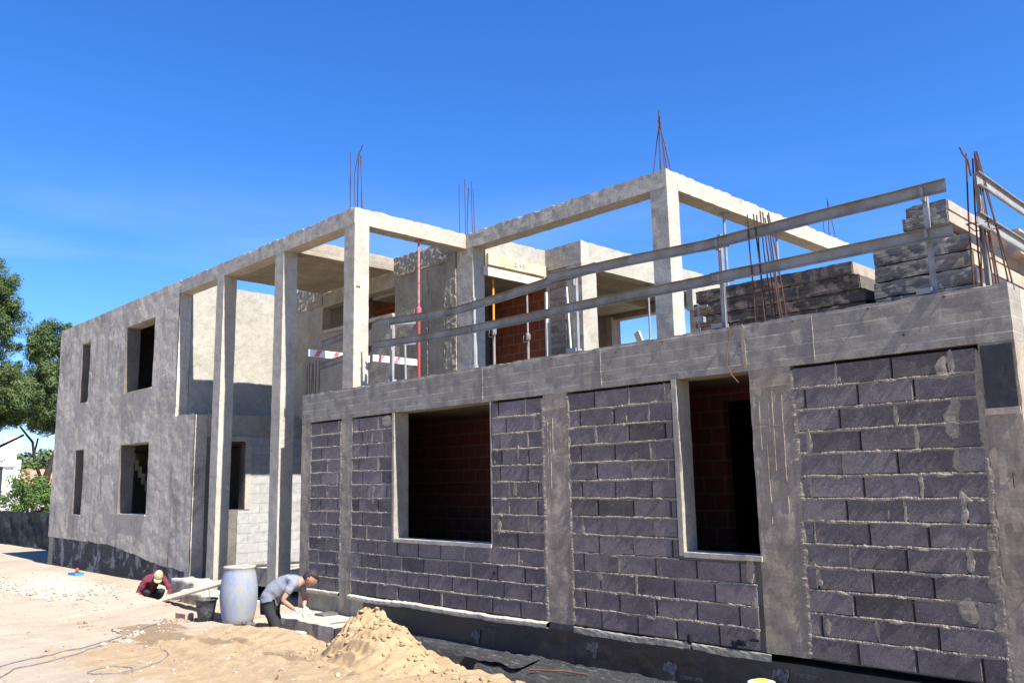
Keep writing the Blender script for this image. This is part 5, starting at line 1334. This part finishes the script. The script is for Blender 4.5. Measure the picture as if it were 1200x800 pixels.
def leaves(rng, centers, per, size, aspect=1., spread=None, upbias=.3):
    """many leaf-sized faces in clumps; centers: list of (x,y,z,rx,ry,rz)"""
    C = np.array(centers); n = len(C)*per
    idx = np.repeat(np.arange(len(C)), per)
    d = rng.normal(size=(n,3)); d /= np.linalg.norm(d, axis=1)[:,None]
    r = rng.random(n)**.45
    c = C[idx,:3] + d*r[:,None]*C[idx,3:6]
    o = d + rng.normal(size=(n,3))*.5; o[:,2] += upbias; o /= np.linalg.norm(o, axis=1)[:,None]
    t = np.cross(o, rng.normal(size=(n,3))); t /= np.linalg.norm(t, axis=1)[:,None]; b = np.cross(o, t)
    s = size*(.6+.8*rng.random(n))[:,None]
    v = np.stack([c - t*s*.5, c + b*s*.5*aspect, c + t*s*.5, c - b*s*.5*aspect], 1).reshape(-1,3)
    return v, n
def leaf_obj(name, v, n, mat, parent):
    me = bpy.data.meshes.new(name); me.vertices.add(len(v)); org = np.array(parent['_org'])
    me.vertices.foreach_set('co', (v-org).astype(np.float32).ravel())
    me.loops.add(n*4); me.loops.foreach_set('vertex_index', np.arange(n*4, dtype=np.int32))
    me.polygons.add(n); me.polygons.foreach_set('loop_start', np.arange(0, n*4, 4, dtype=np.int32)); me.polygons.foreach_set('loop_total', np.full(n, 4, dtype=np.int32))
    me.materials.append(mat); me.update(); me.validate()
    o = bpy.data.objects.new(name, me); COL.objects.link(o); o.parent = parent; return o
def pine(base, trunk, limbs, blobs, label, seed, mat='needle', per=300, size=.13):
    root = empty('pine_tree', base, label, 'tree', 'pine trees beyond the netting fence')
    rng = np.random.default_rng(seed); rnd = random.Random(seed)
    t = MB().tube([p for p, r in trunk], [r for p, r in trunk], 10); 
    t.build('trunk', M['bark'], root, smooth=True)
    for l in limbs: MB().tube([p for p, r in l], [r for p, r in l], 8).build('limb', M['bark'], root, smooth=True)
    cs = []
    for (x, y, z, rx, ry, rz, k) in blobs:
        for _ in range(k):
            d = Vector((rnd.gauss(0,1), rnd.gauss(0,1), rnd.gauss(0,1))).normalized(); q = rnd.random()**.4
            s = rnd.uniform(.32,.62); cs.append((x+d.x*rx*q, y+d.y*ry*q, z+d.z*rz*q, s, s, s*.75))
            if rnd.random() < .35:
                q2 = q*rnd.uniform(1.02,1.2); s2 = s*.5; cs.append((x+d.x*rx*q2, y+d.y*ry*q2, z+d.z*rz*q2+.15, s2, s2, s2*1.3))
    v, n = leaves(rng, cs, per, size, .28)
    leaf_obj('crown', v, n, M[mat], root)
    return root
pine((-47,-.4,-.1), [((-47,-.6,-.3),.32),((-47,-.4,2.5),.27),((-46.6,0.,5.),.2),((-46.5,.6,8),.13),((-46.4,.7,11),.05)],
     [[((-47,-.4,2.2),.12),((-46.6,1.4,3.6),.09),((-46.3,2.6,4.7),.05)], [((-47,-.4,2.0),.1),((-46.5,2.4,3.2),.08),((-46,4.2,4.3),.05)], [((-46.9,-.4,3.),.1),((-46.3,1.2,4.8),.05)]],
     [(-46.4,2.3,11.4,1.1,1.3,1.0,50),(-46.5,2.0,10.8,1.4,1.7,1.4,60),(-46.2,3.0,5.4,1.2,1.3,.8,50),(-46.3,1.9,9.4,1.8,2.2,1.6,70),(-46.3,1.3,7.6,2.,2.4,1.6,80),(-46.,2.6,6.,1.6,1.7,1.1,60),(-46.4,-1.2,8.4,1.6,1.8,2.,36)],
     'tallest pine at the left edge of the picture, beyond the net', 4)
pine((-45,5.2,-.2), [((-45,5.0,-.3),.22),((-45,4.9,1.2),.2),((-45,5.05,2.4),.17),((-45,5.5,3.8),.14),((-44.9,5.6,6.),.09),((-44.9,5.2,8.6),.04)],
     [[((-45,4.9,1.9),.09),((-45,4.45,3.1),.07),((-44.9,4.3,3.9),.06),((-44.8,3.7,4.6),.04)],[((-45,4.4,3.2),.05),((-45,4.55,4.1),.04)],[((-44.9,5.5,4.),.07),((-44.7,4.6,5.4),.04)]],
     [(-44.9,4.8,8.7,1.0,1.0,1.0,44),(-44.9,5.2,7.2,1.4,1.7,1.2,70),(-44.8,4.1,5.9,1.5,1.5,1.0,70),(-44.8,5.2,5.0,1.3,1.3,.6,44),(-44.8,3.4,6.9,.9,.8,.7,20)],
     'smaller forked pine right beside the rendered wing', 9, 'needle2')
def bush():
    root = empty('garden_bush', (-41,3.2,-.3), 'bright green leafy bush above the net in front of the white house', 'bush')
    rng = np.random.default_rng(3); rnd = random.Random(8); cs = []
    for _ in range(130):
        cs.append((-41+rnd.gauss(0,.6), 3.45+rnd.gauss(0,.72), 1.35+rnd.gauss(0,.45), .3,.3,.26))
    v, n = leaves(rng, cs, 90, .10, .6); leaf_obj('foliage', v, n, M['leaf'], root)
    v, n = leaves(rng, [(-40.5,2.45,1.5,.25,.35,.35),(-40.4,2.6,1.1,.25,.3,.3),(-40.3,3.6,1.0,.3,.5,.2)], 70, .08, .8); leaf_obj('blossom', v, n, M['blossom'], root)
    for k in range(5): MB().tube([(-41,3.2+.1*k,-.3),(-41+.1*k,3.+.2*k,1.2)], .03, 6).build('stem', M['bark'], root)
bush()
def house_white():
    root = empty('white_house', (-62,4.,-.5), 'white stuccoed house with a roof terrace at the left edge', 'house')
    m = MB().box(-66,-60,-6,7.5,-.5,4.25).box(-60.05,-59.8,-6,7.45,3.15,3.4)
    m.build('wall', M['stuccow'], root)
    MB().box(-60.3,-60,6.75,7.6,4.25,5.05).box(-66,-65.7,7.2,7.6,4.25,5.05).box(-60.2,-59.98,-6,6.75,4.25,4.45).build('parapet', M['stuccow'], root)
    MB().box(-60.5,-59.9,7.35,7.75,2.35,3.55).build('chimney_breast', M['stuccow'], root)
    w_ = MB().box(-60.02,-59.97,5.2,6.78,.4,3.5).build('window', M['darkglass'], root)
    MB().box(-60,-59.93,6.78,6.87,.3,3.6).box(-60,-59.93,5.0,6.87,3.5,3.62).build('frame', M['stuccow'], w_)
    MB().box(-61.6,-61.5,4.5,6.4,4.3,4.9).build('terrace_screen', M['orangecloth'], root)
house_white()
def house_red(x, y0, y1, z, r, label):
    root = empty('tiled_house', (x,(y0+y1)/2,-.5), label, 'house')
    MB().box(x-6,x,y0,y1,-.5,z).build('wall', M['stuccow'], root)
    rf = MB().add([(x+.4,y0-.4,z),(x+.4,y1+.4,z),(x-6.4,y1+.4,z),(x-6.4,y0-.4,z),(x-3,y0-.4,z+r),(x-3,y1+.4,z+r)], [(0,1,5,4),(2,3,4,5),(0,4,3),(1,2,5),(0,3,2,1)]).build('roof', M['rooftile'], root)
    MB().box(x-.6,x-.1,y0+1.2,y0+1.7,z-.3,z+r*.9).build('chimney', M['stuccow'], rf)
    return root
house_red(-80, 10.5, 20, 1.9, 1.6, 'distant white house with a terracotta tiled roof behind the bush')
for i, (y) in enumerate((9.55, 10.3)):
    m = MB().box(-72.2,-72,y,y+.45,-.5,3.05+.1*i).box(-72.25,-71.95,y-.06,y+.51,3.05+.1*i,3.2+.1*i); m.lathe([(.16,3.2+.1*i),(.1,3.4+.1*i),(0,3.75+.1*i)], -72.1, y+.22, 12)
    o = m.build('gate_pillar', M['stuccow'], None, origin=(-72.1,y+.2,-.5)); tag(o, ['left','right'][i]+' one of two pointed white pillars behind the bush', 'pillar', 'pointed white pillars')
def woods():
    rng = np.random.default_rng(12); rnd = random.Random(12); cs = []
    for i in range(150):
        y = rnd.uniform(2, 70); x = -118+rnd.gauss(0,3.); h = 5.6+1.6*noise.noise(Vector((y*.13,0,0))); 
        for _ in range(3):
            cs.append((x+rnd.gauss(0,1), y+rnd.gauss(0,1), rnd.uniform(.5,1)*h, 1.3,1.3,1.0))
    v, n = leaves(rng, cs, 60, .5, .7)
    root = bpy.data.objects.new('tmp', None); root['_org'] = (0,0,0)
    o = leaf_obj('distant_wood', v, n, M['farleaf'], root) if False else None
    me = bpy.data.meshes.new('distant_wood'); me.vertices.add(len(v)); me.vertices.foreach_set('co', v.astype(np.float32).ravel())
    me.loops.add(n*4); me.loops.foreach_set('vertex_index', np.arange(n*4, dtype=np.int32)); me.polygons.add(n)
    me.polygons.foreach_set('loop_start', np.arange(0, n*4, 4, dtype=np.int32)); me.polygons.foreach_set('loop_total', np.full(n, 4, dtype=np.int32))
    me.materials.append(M['farleaf']); me.update(); bpy.data.objects.remove(root)
    o = bpy.data.objects.new('distant_wood', me); COL.objects.link(o); tag(o, 'distant belt of grey-green trees behind the houses', 'wood', kind='stuff')
woods()

# ------------------------------------------------------------------ sky, sun, camera
EL, AZ = R(48.4), R(2.8)
wd = bpy.data.worlds.new('World'); SC.world = wd; wd.use_nodes = True
nt = wd.node_tree; bg = nt.nodes['Background']
sky = nt.nodes.new('ShaderNodeTexSky'); sky.sky_type = 'NISHITA'; sky.sun_disc = False
sky.sun_elevation = EL; sky.sun_rotation = R(90)+AZ; sky.altitude = 0
sky.air_density = 1.0; sky.dust_density = .2; sky.ozone_density = 5.
hs = nt.nodes.new('ShaderNodeHueSaturation'); hs.inputs['Saturation'].default_value = 1.22; hs.inputs['Value'].default_value = 1.
nt.links.new(sky.outputs[0], hs.inputs['Color']); tm_ = nt.nodes.new('ShaderNodeMix'); tm_.data_type = 'RGBA'; tm_.blend_type = 'MULTIPLY'; tm_.inputs[0].default_value = 1.; tm_.inputs[7].default_value = (.84,1.0,1.34,1)
nt.links.new(hs.outputs[0], tm_.inputs[6])
tcw = nt.nodes.new('ShaderNodeTexCoord'); mpw = nt.nodes.new('ShaderNodeMapping'); mpw.inputs['Scale'].default_value = (1.2,1.2,7); nt.links.new(tcw.outputs['Generated'], mpw.inputs[0])
nzw = nt.nodes.new('ShaderNodeTexNoise'); nzw.inputs['Scale'].default_value = 2.2; nzw.inputs['Detail'].default_value = 7; nt.links.new(mpw.outputs[0], nzw.inputs['Vector'])
rw = nt.nodes.new('ShaderNodeMapRange'); rw.inputs[1].default_value = .46; rw.inputs[2].default_value = .74; nt.links.new(nzw.outputs['Fac'], rw.inputs[0])
spw = nt.nodes.new('ShaderNodeSeparateXYZ'); nt.links.new(tcw.outputs['Generated'], spw.inputs[0])
zw = nt.nodes.new('ShaderNodeMapRange'); zw.inputs[1].default_value = .36; zw.inputs[2].default_value = .12; nt.links.new(spw.outputs[2], zw.inputs[0])
mw_ = nt.nodes.new('ShaderNodeMath'); mw_.operation = 'MULTIPLY'; nt.links.new(rw.outputs[0], mw_.inputs[0]); nt.links.new(zw.outputs[0], mw_.inputs[1])
mw2 = nt.nodes.new('ShaderNodeMath'); mw2.operation = 'MULTIPLY'; nt.links.new(mw_.outputs[0], mw2.inputs[0]); mw2.inputs[1].default_value = .4
cm = nt.nodes.new('ShaderNodeMix'); cm.data_type = 'RGBA'; nt.links.new(mw2.outputs[0], cm.inputs[0]); nt.links.new(tm_.outputs[2], cm.inputs[6]); cm.inputs[7].default_value = (5.2,6.0,7.2,1)
nt.links.new(cm.outputs[2], bg.inputs[0]); bg.inputs[1].default_value = .079
sl = bpy.data.lights.new('sun', 'SUN'); sl.energy = 5.; sl.angle = R(.5); sl.color = (1,.97,.92)
so = bpy.data.objects.new('sun', sl); COL.objects.link(so)
sd = Vector((math.cos(EL)*math.cos(AZ), -math.cos(EL)*math.sin(AZ), math.sin(EL)))
so.rotation_euler = sd.to_track_quat('Z','Y').to_euler(); so.location = sd*60

CX = (-0.4813737562348298, -7.566263790670427, 1.6414879613154856); YAW, PIT, ROL, FPX = -0.7949175587027055, 0.16389690278592822, -0.019050412639331247, 992.5841682600344
cy, sy, cp, sp_, cr, sr = math.cos(YAW), math.sin(YAW), math.cos(PIT), math.sin(PIT), math.cos(ROL), math.sin(ROL)
F = Vector((sy*cp, cy*cp, sp_)); Rt = Vector((cy,-sy,0)); Up = Rt.cross(F)
Ri = Rt*cr + Up*sr; Ui = Up*cr - Rt*sr
cam = bpy.data.cameras.new('camera'); co = bpy.data.objects.new('camera', cam); COL.objects.link(co)
mw = Matrix((Ri, Ui, -F)).transposed().to_4x4(); mw.translation = CX; co.matrix_world = mw
cam.sensor_width = 36; cam.lens = FPX/1200*36; cam.clip_end = 3000; cam.clip_start = .05
SC.camera = co
SC.view_settings.view_transform = 'Standard'; SC.view_settings.look = 'None'
SC.view_settings.exposure = 1.2; SC.view_settings.gamma = 1.
for o in bpy.data.objects:
    if '_org' in o: del o['_org']
